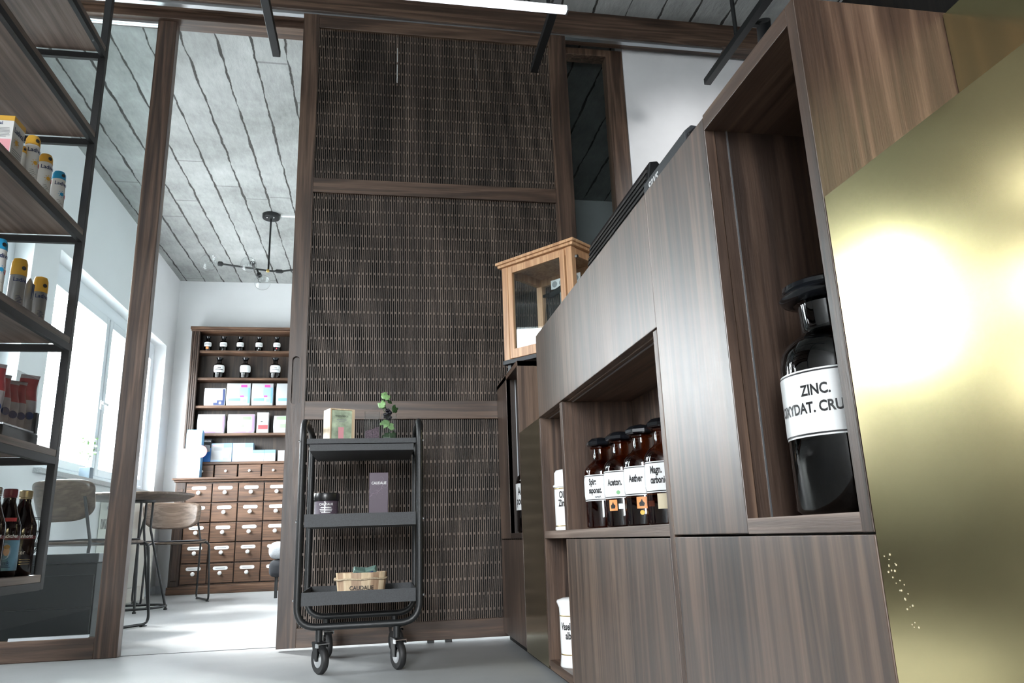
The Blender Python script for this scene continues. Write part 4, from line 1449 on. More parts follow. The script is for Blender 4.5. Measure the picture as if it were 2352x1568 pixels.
for (x, y, le, ya, h_, lab) in ((-1.014, 2.150, .05, .80, .165, 'grey and red sweet pouch at the open end of the acrylic dispenser'),
                                (-1.010, 2.190, .12, .95, .145, 'sweet pouch leaning in the acrylic dispenser, dark round print low on it'),
                                (-1.008, 2.232, .15, .85, .135, 'sweet pouch leaning between two others in the acrylic dispenser'),
                                (-1.006, 2.272, .10, .95, .142, 'sweet pouch sloping towards the black strut of the dispenser'),
                                (-1.004, 2.316, .0, .80, .168, 'upright sweet pouch with red upper half beside the black strut')):
    sweet_pouch(x, y, le, ya, h_, lab)
e = thing('price_card', 'white card with red top stuck up behind the pouches in the dispenser', 'card', (-1.06, 2.125, z + .041))
obj('card_sheet', MB().box(-1.11, -1.022, 2.120, 2.122, z + .0405, z + .208), 'paper', e)
obj('red_panel', MB().box(-1.108, -1.028, 2.1192, 2.1199, z + .155, z + .204), 'red', e)

# sixth board: juice bottles
z = .3904


def juice_bottle(p, cap, label, kind):
    c = (*p, 0)
    e = thing('juice_bottle', label, 'bottle', (*p, z), 0, 'dark juice bottles on the lowest rack board')
    r = .0355
    obj('body', MB().lathe([(.031, z), (r, z + .005), (r, z + .095), (r + .0012, z + .115), (r, z + .135), (.024, z + .167), (.0150, z + .196), (.0150, z + .206), (.010, z + .207)], c, 36), 'juice', e, smooth=50)
    obj('cap', MB().lathe([(.0165, z + .2075), (.0168, z + .2095), (.0158, z + .211), (.0168, z + .213), (.0168, z + .229), (.015, z + .231), (.004, z + .2315)], c, 28), cap, e, smooth=40)
    a = math.radians(-68)
    rr = r + .0006
    bd = obj('name_band', MB().patch(c, rr, a - 1.5, a + 1.5, z + .095 if kind else z + .097, z + .113, 24), 'maroon', e, smooth=60)
    lettering(bd, c, rr + .0006, a, [('Rotbäckchen' if kind == 1 else 'Rabenhorst', .0135, z + .105, .85, .0003, .15)], 'white')
    if kind == 1:
        lb = obj('label', MB().patch(c, rr, a - 1.5, a + 1.5, z + .016, z + .0945, 24), 'labelblue', e, smooth=60)

        def blob(w_, h_, n=20):
            return MB().add([(w_ * math.cos(2 * PI * k / n), h_ * math.sin(2 * PI * k / n), 0) for k in range(n)], [tuple(range(n))])
        ca_ = a + .12
        obj('portrait_disc', on_cyl(blob(.0155, .021), c, rr + .0005, ca_, z + .066), 'paleblue', lb)
        obj('portrait_face', on_cyl(blob(.0072, .0120), c, rr + .0010, ca_ + .12, z + .066), 'skin', lb)
        obj('portrait_hair', on_cyl(blob(.0076, .0055), c, rr + .0014, ca_ + .12, z + .077), 'blond', lb)
        lettering(lb, c, rr + .0006, a, [('Klassik', .0125, z + .036, .85, .0001, .1)], 'navy')
        obj('small_print', MB().patch(c, rr + .0006, a - .5, a + .6, z + .024, z + .0255, 8).patch(c, rr + .0006, a - .4, a + .5, z + .028, z + .0295, 8), 'navy', lb)
        ta = MB().patch(c, .0325, a - .9, a + .75, z + .142, z + .153, 10)
        obj('neck_flag', ta, 'red', e)
    else:
        lettering(e, c, rr + .0006, a, [('Alter', .0165, z + .062, .9, .0001, .0)], 'paper')
        obj('small_print', MB().patch(c, rr, a + .1, a + .9, z + .030, z + .0315, 8).patch(c, rr, a + .1, a + .9, z + .036, z + .0375, 8).patch(c, rr, a + .1, a + .9, z + .042, z + .0435, 8), 'goldcap', e)
    return e


juice_bottle((-.995, 2.272), 'wine', 'dark juice bottle with wine-red cap and blue portrait label', 1)
juice_bottle((-.987, 2.346), 'goldcap', 'dark juice bottle with pale gold cap beside the rack post', 0)
juice_bottle((-1.0, 2.196), 'chrome', 'dark juice bottle with silver cap, farthest of the three from the rack post', 0)

# ------------------------------------------------------------------ back room: drawer chest and shelf hutch
CX0, CX1 = -2.055, -.55
CY = 8.17
e = thing('drawer_chest', 'old oak chest of many small drawers with white name plates', 'drawer chest', (-1.3, 8.33, 0))
obj('carcass', MB().box(CX0 + .015, CX1, CY + .012, 8.51, .075, 1.10), 'oldz', e)
obj('plinth', MB().box(CX0 - .010, CX1, CY - .020, 8.51, 0, .075), 'oldx', e, bevel=.006)
obj('top_board', MB().box(CX0 - .03, CX1, CY - .045, 8.51, 1.118, 1.142), 'oldx', e, bevel=.006)
obj('cornice', MB().box(CX0 - .012, CX1, CY - .022, 8.5, 1.098, 1.118), 'oldx', e, bevel=.004)
pl = MB().box(CX0, CX0 + .10, CY - .006, CY + .012, .075, 1.098)
pil = obj('pilaster', pl, 'oldz', e, bevel=.003)
obj('sunk_panel', MB().box(CX0 + .022, CX0 + .078, CY - .012, CY - .006, .13, 1.03), 'oldz', pil, bevel=.004)
obj('bottom_rail', MB().box(CX0 + .1, CX1, CY - .004, CY + .012, .075, .088), 'oldx', e)
px, pz = .2565, .1985
x_0 = -1.945
for r in range(5):
    for c in range(5):
        a, b = x_0 + c * px, x_0 + c * px + .246
        t = 1.080 - r * pz
        d = obj('drawer', MB().box(a, b, CY - .010, CY + .011, t - .187, t), 'oldx', e, bevel=.004)
        m_ = (a + b) / 2
        o_ = [(m_ + p[0], t - .045 + p[1]) for p in rrect(.142, .034, .0165, 5)]
        pla = obj('name_plate', MB().prism(o_, CY - .0145, CY - .0105, 'Y'), 'porc', d)
        obj('plate_print', MB().box(m_ - .045, m_ + .045, CY - .0155, CY - .0147, t - .049, t - .042), 'grey', pla)
        kb = MB().lathe([(.008, 0), (.008, .010), (.019, .016), (.021, .024), (.016, .033), (.004, .036)], (0, 0, 0), 16)
        kb.v = [Vector((m_ + p.x, CY - .0105 - p.z, t - .093 + p.y)) for p in kb.v]
        obj('knob', kb, 'porc', d, smooth=50)

HY = 8.30
e = thing('shelf_hutch', 'old oak shelf hutch with fluted pilaster on top of the drawer chest', 'shelf hutch', (-1.3, 8.4, 1.143))
HX = -2.046
obj('side_board', MB().box(HX, HX + .022, HY + .02, 8.505, 1.1425, 2.745), 'oldz', e)
obj('back_board', MB().box(HX + .022, CX1, 8.485, 8.505, 1.1425, 2.745), 'dz', e)
fp = MB().box(HX, HX + .088, HY + .004, HY + .02, 1.1425, 2.745)
for k in range(4):
    fp.box(HX + .006 + k * .021, HX + .020 + k * .021, HY - .004, HY + .004, 1.1425, 2.745)
obj('fluted_pilaster', fp, 'oldz', e, bevel=.002)
obj('cornice', MB().box(HX - .006, CX1, HY - .010, 8.505, 2.745, 2.765).box(HX - .014, CX1, HY - .020, 8.505, 2.765, 2.795), 'oldx', e, bevel=.004)
SH = [2.535, 2.230, 1.922, 1.622, 1.318]
for zz in SH:
    obj('shelf', MB().box(HX + .0225, CX1, HY + .022, 8.485, zz - .028, zz), 'oldx', e, bevel=.004)
bx = [-1.957, -1.720, -1.482, -1.240, -.995, -.755]
for a, b in zip(bx[:-1], bx[1:]):
    d = obj('drawer', MB().box(a + .007, b - .007, HY + .012, HY + .032, 1.152, 1.284), 'oldx', e, bevel=.004)
    kb = MB().lathe([(.005, 0), (.006, .008), (.013, .012), (.014, .018), (.008, .025), (.003, .026)], (0, 0, 0), 14)
    m_ = (a + b) / 2
    kb.v = [Vector((m_ + p.x, HY + .0115 - p.z, 1.218 + p.y)) for p in kb.v]
    obj('knob', kb, 'porc', d, smooth=50)

# bottles in the hutch
NTH = ('beside the pilaster, orange sticker on it', 'second from the fluted pilaster', 'in the middle of its row of five', 'with a small white dot under its plate', 'with a red mark under its plate')
for i, x in enumerate((-1.891, -1.726, -1.548, -1.348, -1.157)):
    y, z0, r = 8.385, SH[0] + .0005, .041
    c = (x, y, 0)
    e = thing('specimen_bottle', 'small dark bottle on the topmost hutch shelf, ' + NTH[i], 'bottle', (x, y, z0), 0, 'small stoppered bottles on the topmost hutch shelf')
    obj('body', MB().lathe([(r * .95, z0), (r, z0 + .004), (r, z0 + .100), (r * .8, z0 + .115), (r * .42, z0 + .122), (r * .42, z0 + .137), (r * .55, z0 + .140)], c, 24), 'darkamber', e, smooth=45)
    obj('stopper', MB().lathe([(r * .38, z0 + .1405), (r * .55, z0 + .150), (r * .75, z0 + .166), (r * .2, z0 + .170)], c, 20), 'gloss', e, smooth=40)
    lb = obj('label', MB().patch(c, r + .0008, math.radians(-80) - 1.15, math.radians(-80) + 1.15, z0 + .050, z0 + .100, 14, .12), 'label', e, smooth=60)
    obj('small_print', MB().patch(c, r + .0016, math.radians(-80) - .6, math.radians(-80) + .6, z0 + .078, z0 + .083, 8).patch(c, r + .0016, math.radians(-80) - .75, math.radians(-80) + .75, z0 + .066, z0 + .071, 8), 'grey', lb)
    if i in (0, 3, 4):
        obj('sticker', MB().patch(c, r + .0012, math.radians(-85) - (.35 if i == 0 else .15), math.radians(-85) + (.35 if i == 0 else .15), z0 + (.020 if i == 0 else .026), z0 + (.046 if i == 0 else .040), 6),
            ('orange', None, None, 'label', 'red')[i], e)
NTH = ('closest to the fluted pilaster', 'in the middle of the row of three', 'farthest from the fluted pilaster')
for i, x in enumerate((-1.754, -1.480, -1.162)):
    y, z0, r = 8.385, SH[1] + .0005, .058
    c = (x, y, 0)
    e = thing('specimen_bottle', 'large dark bottle on the second hutch shelf, ' + NTH[i], 'bottle', (x, y, z0), 0, 'large stoppered bottles on the second hutch shelf')
    obj('body', MB().lathe([(r * .95, z0), (r, z0 + .005), (r, z0 + .140), (r * .85, z0 + .158), (r * .42, z0 + .170), (r * .40, z0 + .198), (r * .5, z0 + .202)], c, 24), 'darkamber', e, smooth=45)
    obj('stopper', MB().lathe([(r * .36, z0 + .2025), (r * .5, z0 + .212), (r * .68, z0 + .230), (r * .2, z0 + .236)], c, 20), 'gloss', e, smooth=40)
    a = math.radians(-80)
    lb = obj('label', MB().patch(c, r + .0008, a - 1.25, a + 1.25, z0 + .062, z0 + .142, 14, .12), 'label', e, smooth=60)
    if i != 1:
        obj('small_print', MB().patch(c, r + .0016, a - .3, a + .3, z0 + .108, z0 + .116, 8).patch(c, r + .0016, a - .7, a + .7, z0 + .088, z0 + .096, 8), 'ink' if i == 0 else 'grey', lb)


def puffy(name, label, cat, x, w_, z0, h, y0, d, m, group=None, puff=.02):
    """soft film pack: bulging box"""
    e = thing(name, label, cat, (x, y0 + d / 2, z0), 0, group)
    mb = MB()
    n = 8
    b0 = len(mb.v)

    def P(u, v, s):
        bl_ = math.sin(PI * u) ** .5 * math.sin(PI * v) ** .5
        return (x + (u - .5) * w_ * (.96 + .04 * math.sin(PI * v)), y0 + d / 2 + s * (d / 2 * .82 + puff * bl_), z0 + h * v)
    fr_ = [P(i / n, j / n, -1) for j in range(n + 1) for i in range(n + 1)]
    bk_ = [P(i / n, j / n, 1) for j in range(n + 1) for i in range(n + 1)]
    m_ = (n + 1) ** 2
    fs = []
    for j in range(n):
        for i in range(n):
            a = j * (n + 1) + i
            fs += [(a, a + 1, a + n + 2, a + n + 1), (m_ + a, m_ + a + n + 1, m_ + a + n + 2, m_ + a + 1)]
    for j in range(n):
        a, b = j * (n + 1), (j + 1) * (n + 1)
        fs += [(a, b, m_ + b, m_ + a), (a + n, m_ + a + n, m_ + b + n, b + n)]
        fs += [(j, m_ + j, m_ + j + 1, j + 1), (n * (n + 1) + j, n * (n + 1) + j + 1, m_ + n * (n + 1) + j + 1, m_ + n * (n + 1) + j)]
    mb.add(fr_ + bk_, fs)
    obj('film_wrap', mb, m, e, smooth=50)

    def deco(nm, u0, u1, v0, v1, mm, k=4):
        q = MB()
        vs = [Vector(P(u0 + (u1 - u0) * i / k, v0 + (v1 - v0) * j / k, -1)) - Vector((0, .0016, 0)) for j in range(k + 1) for i in range(k + 1)]
        q.add(vs, [(j * (k + 1) + i, j * (k + 1) + i + 1, (j + 1) * (k + 1) + i + 1, (j + 1) * (k + 1) + i) for j in range(k) for i in range(k)])
        obj(nm, q, mm, e)
    return e, deco, P


z0 = SH[2] + .0005
YP = HY + .024
e, deco, P = puffy('pad_pack', 'white pack with dark blue wave, at the pilaster end of the third hutch shelf', 'pack', -1.770, .222, z0, .190, YP, .12, 'pack', puff=.006)
deco('blue_wave', .45, .97, .02, .16, 'navy')
deco('blue_wave', .62, .97, .16, .30, 'navy')
deco('blue_edge', .88, .97, .30, .95, 'navy')
deco('stripe_print', .1, .85, .80, .84, 'grey')
deco('stripe_print', .1, .85, .62, .66, 'grey')
deco('stripe_print', .1, .80, .45, .49, 'grey')
deco('round_print', .72, .82, .08, .22, 'label')
for x, w_, lab in ((-1.527, .252, 'light blue and white film pack beside the dark blue wave pack'), (-1.277, .228, 'light blue and white film pack in the middle of the third hutch shelf'),
                   (-1.004, .258, 'light blue and white film pack partly hidden by the sliding door')):
    e, deco, P = puffy('pad_pack', lab, 'pack', x, w_, z0, .245, YP, .14, 'pack', 'light blue film packs on the third hutch shelf', .012)
    deco('pink_logo', .60, .86, .82, .93, 'magenta')
    deco('blue_band', .10, .60, .20, .32, 'midblue')
    deco('blue_sky', .55, .97, .40, .80, 'paleblue')
    deco('blue_edge', .90, .98, .10, .80, 'sky')
    deco('arc_print', .58, .74, .38, .44, 'magenta')
    deco('small_print', .70, .84, .16, .28, 'paleblue')
z0 = SH[3] + .0005
for x, lab in ((-1.789, 'lilac film pouch at the pilaster end of the fourth hutch shelf'), (-1.480, 'lilac film pouch beside the red and white carton')):
    e, deco, P = puffy('pad_pouch', lab, 'pouch', x, .284, z0, .205, YP, .12, 'pack', 'lilac film pouches on the fourth hutch shelf', .02)
    deco('lilac_top', .03, .97, .88, .98, 'lilac')
    deco('lilac_side', .90, .985, .05, .88, 'lilac')
    deco('lilac_foot', .03, .90, .02, .10, 'lilac')
    deco('green_field', .55, .86, .70, .86, 'ltgreen')
    deco('green_band', .15, .62, .30, .44, 'ltgreen')
    deco('tan_figure', .70, .80, .05, .45, 'beige')
    deco('small_print', .45, .80, .52, .56, 'grey')
x = -1.257
e = thing('carton', 'narrow white carton with red print on the fourth hutch shelf', 'carton', (x, YP + .05, z0))
obj('box_body', MB().box(x - .060, x + .060, YP, YP + .09, z0, z0 + .222), 'pack', e, bevel=.001)
obj('red_band', MB().box(x - .045, x + .055, YP - .0012, YP - .0002, z0 + .04, z0 + .085), 'red', e)
obj('pink_top', MB().box(x - .01, x + .058, YP - .0012, YP - .0002, z0 + .17, z0 + .21), 'pink', e)
obj('small_print', MB().box(x - .02, x + .0, YP - .0012, YP - .0002, z0 + .115, z0 + .125), 'ink', e)
e, deco, P = puffy('pad_pouch', 'pale green film pouch partly hidden by the sliding door', 'pouch', -1.004, .284, z0, .185, YP, .12, 'pack', None, .02)
deco('green_band', .05, .9, .28, .50, 'ltgreen')
deco('green_top', .1, .9, .75, .95, 'ltgreen')
z0 = SH[4] + .0005
x = -1.826
e = thing('carton', 'dark blue carton behind the round coral price sticker', 'carton', (x, YP + .05, z0))
obj('box_body', MB().box(x - .058, x + .058, YP, YP + .10, z0, z0 + .243), 'darkfab', e, bevel=.001)
obj('blue_field', MB().prism([(x - .057, z0 + .001), (x + .057, z0 + .001), (x + .057, z0 + .15), (x - .057, z0 + .07)], YP - .0014, YP - .0002, 'Y'), 'cobalt', e)
obj('device_print', MB().prism([(x - .02, z0 + .09), (x + .05, z0 + .11), (x + .045, z0 + .175), (x - .01, z0 + .18)], YP - .0026, YP - .0016, 'Y'), 'grey', e)
obj('lettering', on_plane(text_mb('OMRON', .022, True, 1.1, .0004), (x + .006, YP - .0012, z0 + .218), (1, 0, 0), (0, 0, 1)), 'white', e)
for x, lab in ((-1.661, 'light blue device carton beside the dark blue carton'), (-1.445, 'light blue device carton beside the two small white cartons')):
    e = thing('device_carton', lab, 'carton', (x, YP + .05, z0), 0, 'light blue device cartons on the hutch floor')
    obj('box_body', MB().box(x - .105, x + .105, YP, YP + .12, z0, z0 + .195), 'paleblue', e, bevel=.001)
    f = YP - .0012
    obj('blue_corner', MB().box(x + .02, x + .1045, f, f + .001, z0 + .15, z0 + .194), 'sky', e)
    obj('white_field', MB().box(x - .10, x + .02, f, f + .001, z0 + .02, z0 + .175), 'pack', e)
    obj('red_line', MB().box(x - .09, x + .01, f - .001, f - .0002, z0 + .165, z0 + .178), 'pink', e)
    o_ = [(x - .035 + p[0], z0 + .135 + p[1]) for p in rrect(.09, .036, .012)]
    obj('device_print', MB().prism(o_, f - .0016, f - .0006, 'Y'), 'grey', e)
    o_ = [(x + .045 + p[0], z0 + .085 + p[1]) for p in rrect(.075, .085, .02)]
    de = obj('device_print', MB().prism(o_, f - .0016, f - .0006, 'Y'), 'label', e)
    obj('screen_print', MB().box(x + .03, x + .062, f - .0026, f - .0018, z0 + .08, z0 + .11), 'grey', de)
for x, lab in ((-1.283, 'small white and blue carton touching the light blue device carton'), (-1.166, 'small white and blue carton farther from the device cartons')):
    e = thing('device_carton', lab, 'carton', (x, YP + .05, z0), 0, 'small device cartons on the hutch floor')
    obj('box_body', MB().box(x - .0575, x + .0575, YP, YP + .09, z0, z0 + .120), 'pack', e, bevel=.001)
    obj('blue_band', MB().box(x - .057, x + .057, YP - .0012, YP - .0002, z0 + .085, z0 + .119), 'sky', e)
    de = obj('device_print', MB().box(x - .022, x + .022, YP - .0014, YP - .0002, z0 + .03, z0 + .078), 'grey', e)
    obj('screen_print', MB().box(x - .016, x + .016, YP - .0024, YP - .0016, z0 + .045, z0 + .072), 'paleblue', de)
x = -.988
e = thing('carton', 'plain white carton at the door edge of the hutch floor', 'carton', (x, YP + .05, z0))
obj('box_body', MB().box(x - .095, x + .095, YP, YP + .1, z0, z0 + .112), 'pack', e, bevel=.001)
obj('small_print', MB().box(x - .085, x - .075, YP - .0012, YP - .0002, z0 + .03, z0 + .035).box(x - .085, x - .07, YP - .0012, YP - .0002, z0 + .07, z0 + .074), 'grey', e)

# display carton and small boxes on the chest top
z0 = 1.1425
x0, x1, y0, y1 = -1.985, -1.832, 8.165, 8.270
e = thing('display_carton', 'tall light blue display carton with a round coral price sticker', 'display carton', (-1.91, 8.21, z0))
obj('box_body', MB().prism([(y0, z0), (y1, z0), (y1, z0 + .470), (y0 + .03, z0 + .500), (y0, z0 + .455)], x0, x1, 'X'), 'sky', e, bevel=.001)
f = y0 - .0012
obj('white_field', MB().box(x0 + .002, x1 - .002, f, f + .001, z0 + .002, z0 + .15), 'paper', e)
pb = MB()
for k in range(9):
    ww = .09 + .03 * ((k * 5) % 4) / 4
    pb.box(x0 + .015, x0 + .015 + ww * .9, f, f + .001, z0 + .385 - k * .022, z0 + .392 - k * .022)
obj('small_print', pb, 'label', e)
obj('white_square', MB().box(x1 - .040, x1 - .015, f, f + .001, z0 + .40, z0 + .43), 'label', e)
o_ = [((x0 + x1) / 2 + p[0], z0 + .165 + p[1]) for p in rrect(.105, .075, .015)]
de = obj('device_print', MB().prism(o_, f - .0016, f - .0002, 'Y'), 'label', e)
obj('screen_print', MB().box((x0 + x1) / 2 - .035, (x0 + x1) / 2 + .010, f - .0026, f - .0018, z0 + .145, z0 + .185), 'bluscreen', de)
stc = obj('price_sticker', MB().disc((x1 - .004, f - .0004, z0 + .268), .064, (0, -1, 0), 32, .001), 'coral', e)
obj('lettering', on_plane(text_mb('10 €', .040, True, 1, .0016), (x1 - .004, f - .0020, z0 + .284), (1, 0, 0), (0, 0, 1)), 'white', stc)
obj('small_print', MB().box(x1 - .045, x1 + .038, f - .0022, f - .0016, z0 + .250, z0 + .257).box(x1 - .05, x1 + .042, f - .0022, f - .0016, z0 + .238, z0 + .245), 'white', stc)
for k, lab in enumerate(('small white carton at the bottom of the stack beside the blue display carton', 'small white carton in the middle of the stack beside the blue display carton', 'small white carton on top of the stack beside the blue display carton')):
    e = thing('small_carton', lab, 'carton', (-2.02, 8.21, z0 + k * .1005), 0, 'white cartons stacked beside the display carton')
    obj('box_body', MB().box(-2.050 + .004 * k, -1.990, 8.18, 8.26, z0 + k * .1005, z0 + k * .1005 + .1), 'paper', e, bevel=.001)
    obj('blue_line', MB().box(-2.046 + .004 * k, -2.01, 8.1788, 8.1798, z0 + k * .1005 + .01, z0 + k * .1005 + .02), 'sky', e)

# ------------------------------------------------------------------ pendant lamp with glass globes
e = thing('pendant_lamp', 'black branching pendant lamp with clear glass globes', 'pendant lamp', (-1.017, 6.598, CE))
y = 6.598
obj('ceiling_rose', MB().lathe([(.030, CE - .042), (.074, CE - .040), (.078, CE - .034), (.078, CE - .0005)], (-1.017, y, 0), 32), 'black', e, smooth=40)
for dx in (-.03, .03):
    obj('rose_screw', MB().sphere((-1.017 + dx, y - .03, CE - .042), .006, 10, 6), 'chrome', e)
obj('rod', MB().tube([(-1.017, y, CE - .04), (-1.017, y, 2.862)], .0085, 10), 'black', e, smooth=50)
obj('joint', MB().sphere((-1.020, y, 2.850), .016, 14, 10), 'gold', e, smooth=60)
obj('arm', MB().tube([(-1.42, y, 2.902), (-1.020, y, 2.850), (-.92, y, 2.846)], .0085, 10), 'black', e, smooth=50)
obj('arm', MB().tube([(-.92, y, 2.846), (-.70, y - .02, 2.872)], .0085, 10), 'black', e, smooth=50)
obj('arm_joint', MB().tube([(-.96, y, 2.847), (-.945, y, 2.847), (-.90, y, 2.846), (-.885, y, 2.846)], [.010, .018, .018, .010], 12), 'black', e, smooth=40)
obj('arm', MB().tube([(-1.135, y, 2.866), (-1.130, y - .12, 2.875)], .0085, 10), 'black', e, smooth=50)
obj('arm', MB().tube([(-1.115, y, 2.862), (-1.090, y - .05, 2.80)], .0085, 10), 'black', e, smooth=50)
for sc_, d_, gr in (((-1.42, y, 2.902), (-1, 0, .12), .078), ((-1.130, y - .12, 2.875), (-.25, -.9, -.5), .068), ((-1.090, y - .05, 2.80), (.45, -.3, -1), .070), ((-.70, y - .02, 2.872), (1, 0, .2), .075)):
    d_ = Vector(d_).normalized()
    s_ = Vector(sc_)
    so = obj('socket', MB().tube([s_ - d_ * .012, s_, s_ + d_ * .028, s_ + d_ * .034], [.012, .022, .022, .014], 16), 'black', e, smooth=40)
    obj('globe', MB().sphere(s_ + d_ * (.034 + gr * .96), gr, 28, 18), 'thin', so, smooth=80)
    obj('bulb', MB().sphere(s_ + d_ * .068, .022, 16, 10), 'thin', so, smooth=80)
tag(obj('cable_duct', MB().box(-.93, -.2, 6.578, 6.606, CE - .016, CE), 'white', origin=(-.5, 6.59, CE)), 'thin white cable duct on the concrete ceiling beside the pendant lamp', 'cable duct')

# ------------------------------------------------------------------ bar table
tx, ty, tz = -1.835, 6.30, .862
e = thing('bar_table', 'round pale table on black rod legs by the window', 'table', (tx, ty, 0))
obj('tabletop', MB().lathe([(.33, tz - .045), (.388, tz - .018), (.391, tz - .006), (.385, tz), (.01, tz)], (tx, ty, 0), 64), 'ash', e, smooth=30)
obj('mount_plate', MB().lathe([(.115, tz - .060), (.115, tz - .046)], (tx, ty, 0), 32), 'black', e, smooth=40)
obj('base_ring', MB().tube([(tx + .245 * math.cos(2 * PI * k / 40), ty + .245 * math.sin(2 * PI * k / 40), .028) for k in range(40)], .009, 8, closed=True), 'black', e, smooth=60)
for k in range(5):
    a = 2 * PI * k / 5 + .08
    d = Vector((math.cos(a), math.sin(a), 0))
    c0_ = Vector((tx, ty, 0))
    pts = fillet([c0_ + d * .095 + Vector((0, 0, tz - .055)), c0_ + d * .092 + Vector((0, 0, .60)), c0_ + d * .245 + Vector((0, 0, .0125))], .12, 6)
    lg = obj('leg', MB().tube(pts, .009, 8), 'black', e, smooth=60)
    obj('foot', MB().lathe([(.014, 0), (.014, .012)], c0_ + d * .245, 12), 'rubber', lg)


# ------------------------------------------------------------------ cafe chairs
def cafe_chair(name, label, pos, ang):
    """plywood shell chair on two sled frames; local +y is the way it faces"""
    e = thing(name, label, 'chair', (*pos, 0), ang, 'plywood sled chairs at the round table')
    W2, D2, SZ = .262, .235, .515
    so = [(p[0], p[1]) for p in rrect(.50, .47, .13, 6)]

    def seat_fn(u, v):
        return Vector((u, v, SZ + .10 * u * u + .35 * max(0, -v - .10) ** 2 - .25 * max(0, v - .12) ** 2 - .022 * math.cos(3 * u) * math.cos(3 * v)))
    obj('seat', shell(so, seat_fn, 7), 'ash', e, smooth=60, solid=.014, local=True)
    obj('seat_pad', shell([(p[0] * .93, p[1] * .93) for p in so], lambda u, v: seat_fn(u, v) + Vector((0, 0, .012)), 7), 'darkfab', e, smooth=60, solid=.008, local=True)
    bo = []
    for k in range(48):
        t = 2 * PI * k / 48
        cx_, sz_ = math.cos(t), math.sin(t)
        u = .240 * math.copysign(abs(cx_) ** .45, cx_) * (1 + .17 * sz_)
        v = .118 * math.copysign(abs(sz_) ** .5, sz_)
        bo.append((u, v))

    def back_fn(u, v):
        return Vector((u, -.285 + 1.25 * u * u - .30 * v, .735 + v))
    bk = obj('backrest', shell(bo, back_fn, 7), 'ash', e, smooth=60, solid=.012, local=True)
    for s in (-1, 1):
        p_ = back_fn(.225 * s, .02) + Vector((0, .010, 0))
        obj('bolt', MB().tube([p_ + Vector((0, 0, -.018)), p_ + Vector((0, 0, .018))], .0035, 6), 'blacksat', bk, local=True)
    for s in (-1, 1):
        x = s * W2
        pts = fillet([(s * .215, -.262, .755), (x, -.235, .50), (x, -.27, .012), (x, .24, .012), (x - s * .015, .20, .492), (s * .09, .18, .488)], .05, 6)
        obj('leg_frame', MB().tube(pts, .0085, 8), 'black', e, smooth=60, local=True)
        pts = [(s * .24, -.225, .490), (s * .20, .17, .490)]
        obj('seat_rail', MB().tube(pts, .007, 8), 'black', e, smooth=60, local=True)
        for yy_ in (-.22, .20):
            obj('glide', MB().box(x - .010, x + .010, yy_ - .02, yy_ + .02, 0, .006), 'rubber', e, local=True)
    return e


cafe_chair('cafe_chair', 'pale plywood chair beyond the round table, facing the shop', (-1.76, 7.12), PI + math.atan2(.40, .92))
cafe_chair('cafe_chair', 'plywood chair seen from behind through the glass screen', (-1.72, 5.02), -math.atan2(.5, .87))

# ------------------------------------------------------------------ things along the window wall
e = thing('radiator', 'cream radiator cover with slots and round dial under the window', 'radiator', (XL + .07, 7.2, 0))
obj('cover', MB().box(XL + .002, XL + .13, 6.74, 7.9, .12, .90), 'cream', e, bevel=.008)
obj('foot_strip', MB().box(XL + .02, XL + .11, 6.8, 7.8, 0, .12), 'cream', e)
for nm_, yy_ in (('slot', 6.36),):
    sl = MB()
    for k in range(11):
        sl.box(XL + .022 + .009 * k, XL + .026 + .009 * k, 6.7385, 6.7405, .62, .70)
    obj('slot_grille', sl, 'black', e)
obj('dial', MB().tube([(XL + .09, 6.739, .79), (XL + .09, 6.720, .79), (XL + .09, 6.716, .79)], [.028, .026, .012], 20), 'grey', e, smooth=40)
e = thing('potted_plant', 'small leafy plant in a slate pot on the stone window sill', 'potted plant', (XL - .01, 6.38, .9985))
obj('pot', MB().box(XL - .045, XL + .035, 6.34, 6.42, .9985, 1.085), 'slate', e, bevel=.003)
px_, py_ = XL - .005, 6.38
obj('stem', MB().tube([(px_, py_, 1.08), (px_ + .005, py_, 1.20), (px_ - .01, py_, 1.27)], .008, 8).tube([(px_, py_, 1.15), (px_ + .03, py_ - .02, 1.22)], .004, 6), 'cream', e, smooth=60)
rnd = random.Random(9)
lv = MB()
for k in range(46):
    c_ = Vector((px_ + rnd.uniform(-.05, .06), py_ + rnd.uniform(-.06, .06), 1.24 + rnd.uniform(-.07, .09)))
    n_ = Vector((rnd.uniform(-1, 1), rnd.uniform(-1, 1), rnd.uniform(0, 1))).normalized()
    a = Vector((0, 0, 1)) if abs(n_.z) < .9 else Vector((1, 0, 0))
    u = n_.cross(a).normalized() * rnd.uniform(.010, .018)
    v = n_.cross(u).normalized() * rnd.uniform(.006, .010)
    lv.add([c_ - u, c_ - u * .3 + v, c_ + u * .4 + v * .8, c_ + u, c_ + u * .4 - v * .8, c_ - u * .3 - v], [(0, 1, 2, 3, 4, 5)])
obj('foliage', lv, 'leaf', e)

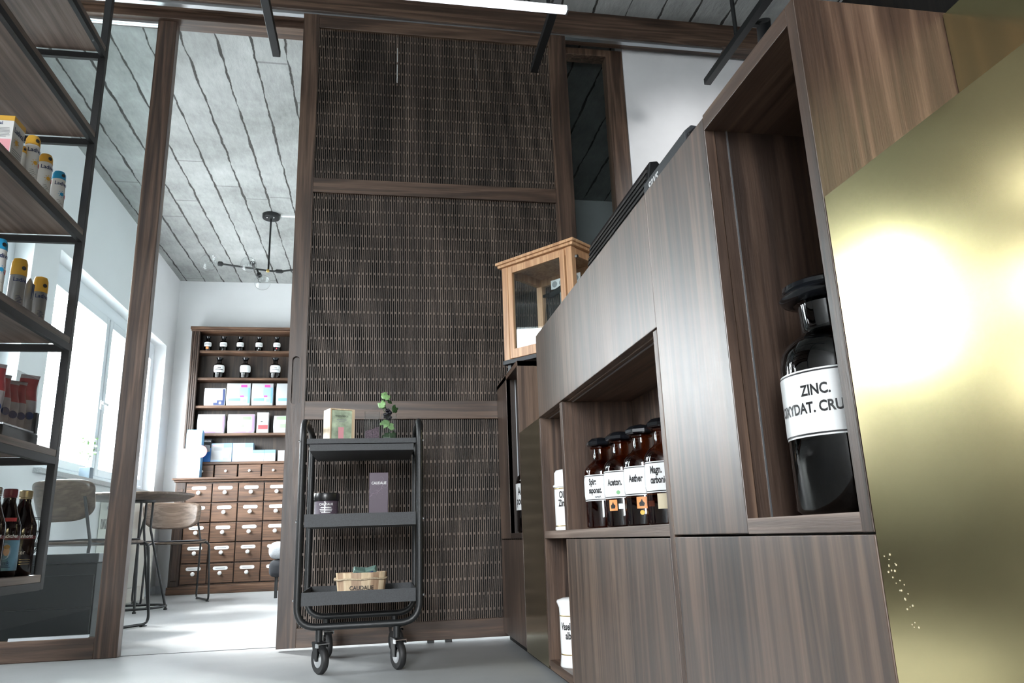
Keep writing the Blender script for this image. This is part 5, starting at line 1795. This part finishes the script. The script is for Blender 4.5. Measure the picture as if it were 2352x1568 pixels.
e = thing('sideboard', 'low black glossy sideboard right behind the glass screen', 'sideboard', (-1.75, 4.02, 0))
obj('carcass', MB().box(-2.25, -1.285, 3.86, 4.20, .045, .395), 'lacq', e, bevel=.003)
obj('top_board', MB().box(-2.255, -1.278, 3.85, 4.21, .397, .440), 'gloss', e, bevel=.004)
for a, b in ((.05, .20), (.205, .345)):
    obj('drawer_front', MB().box(-2.245, -1.29, 3.846, 3.8595, a, b), 'lacq', e, bevel=.002)
obj('foot_strip', MB().box(-2.2, -1.33, 3.9, 4.16, 0, .045), 'blackmat', e)

e = thing('wire_basket', 'round black wire basket standing on the black sideboard', 'basket', (-1.70, 4.02, .4405))
bx_, by_ = -1.72, 4.02
wb = MB()
for k, (r_, z_) in enumerate(((.085, .4445), (.115, .49), (.130, .55), (.125, .612))):
    wb.tube([(bx_ + r_ * math.cos(2 * PI * j / 32), by_ + r_ * math.sin(2 * PI * j / 32), z_) for j in range(32)], .0025 if k else .003, 6, closed=True)
obj('ring_wire', wb, 'black', e, smooth=60)
wb = MB()
for j in range(22):
    a = 2 * PI * j / 22
    wb.tube([(bx_ + r_ * math.cos(a), by_ + r_ * math.sin(a), z_) for r_, z_ in ((.085, .4445), (.105, .470), (.120, .51), (.130, .55), (.129, .58), (.125, .612))], .0018, 5)
obj('upright_wire', wb, 'black', e, smooth=60)

# ------------------------------------------------------------------ grey armchair, mostly behind the sliding door
e = thing('armchair', 'grey upholstered armchair mostly hidden by the sliding door', 'armchair', (-.62, 7.25, 0))
obj('seat_cushion', MB().box(-.955, -.30, 6.98, 7.55, .325, .475), 'greyfab', e, bevel=.065, bseg=5, smooth=60)
obj('seat_base', MB().box(-.945, -.29, 6.99, 7.60, .175, .322), 'darkfab', e, bevel=.05, bseg=4, smooth=60)
obj('backrest', MB().box(-.93, -.30, 7.60, 7.78, .2, .80), 'greyfab', e, bevel=.06, bseg=4, smooth=60)
for x in (-.88, -.36):
    for yy_ in (7.05, 7.52):
        obj('leg', MB().tube([(x, yy_, 0), (x, yy_, .176)], .014, 10), 'black', e)
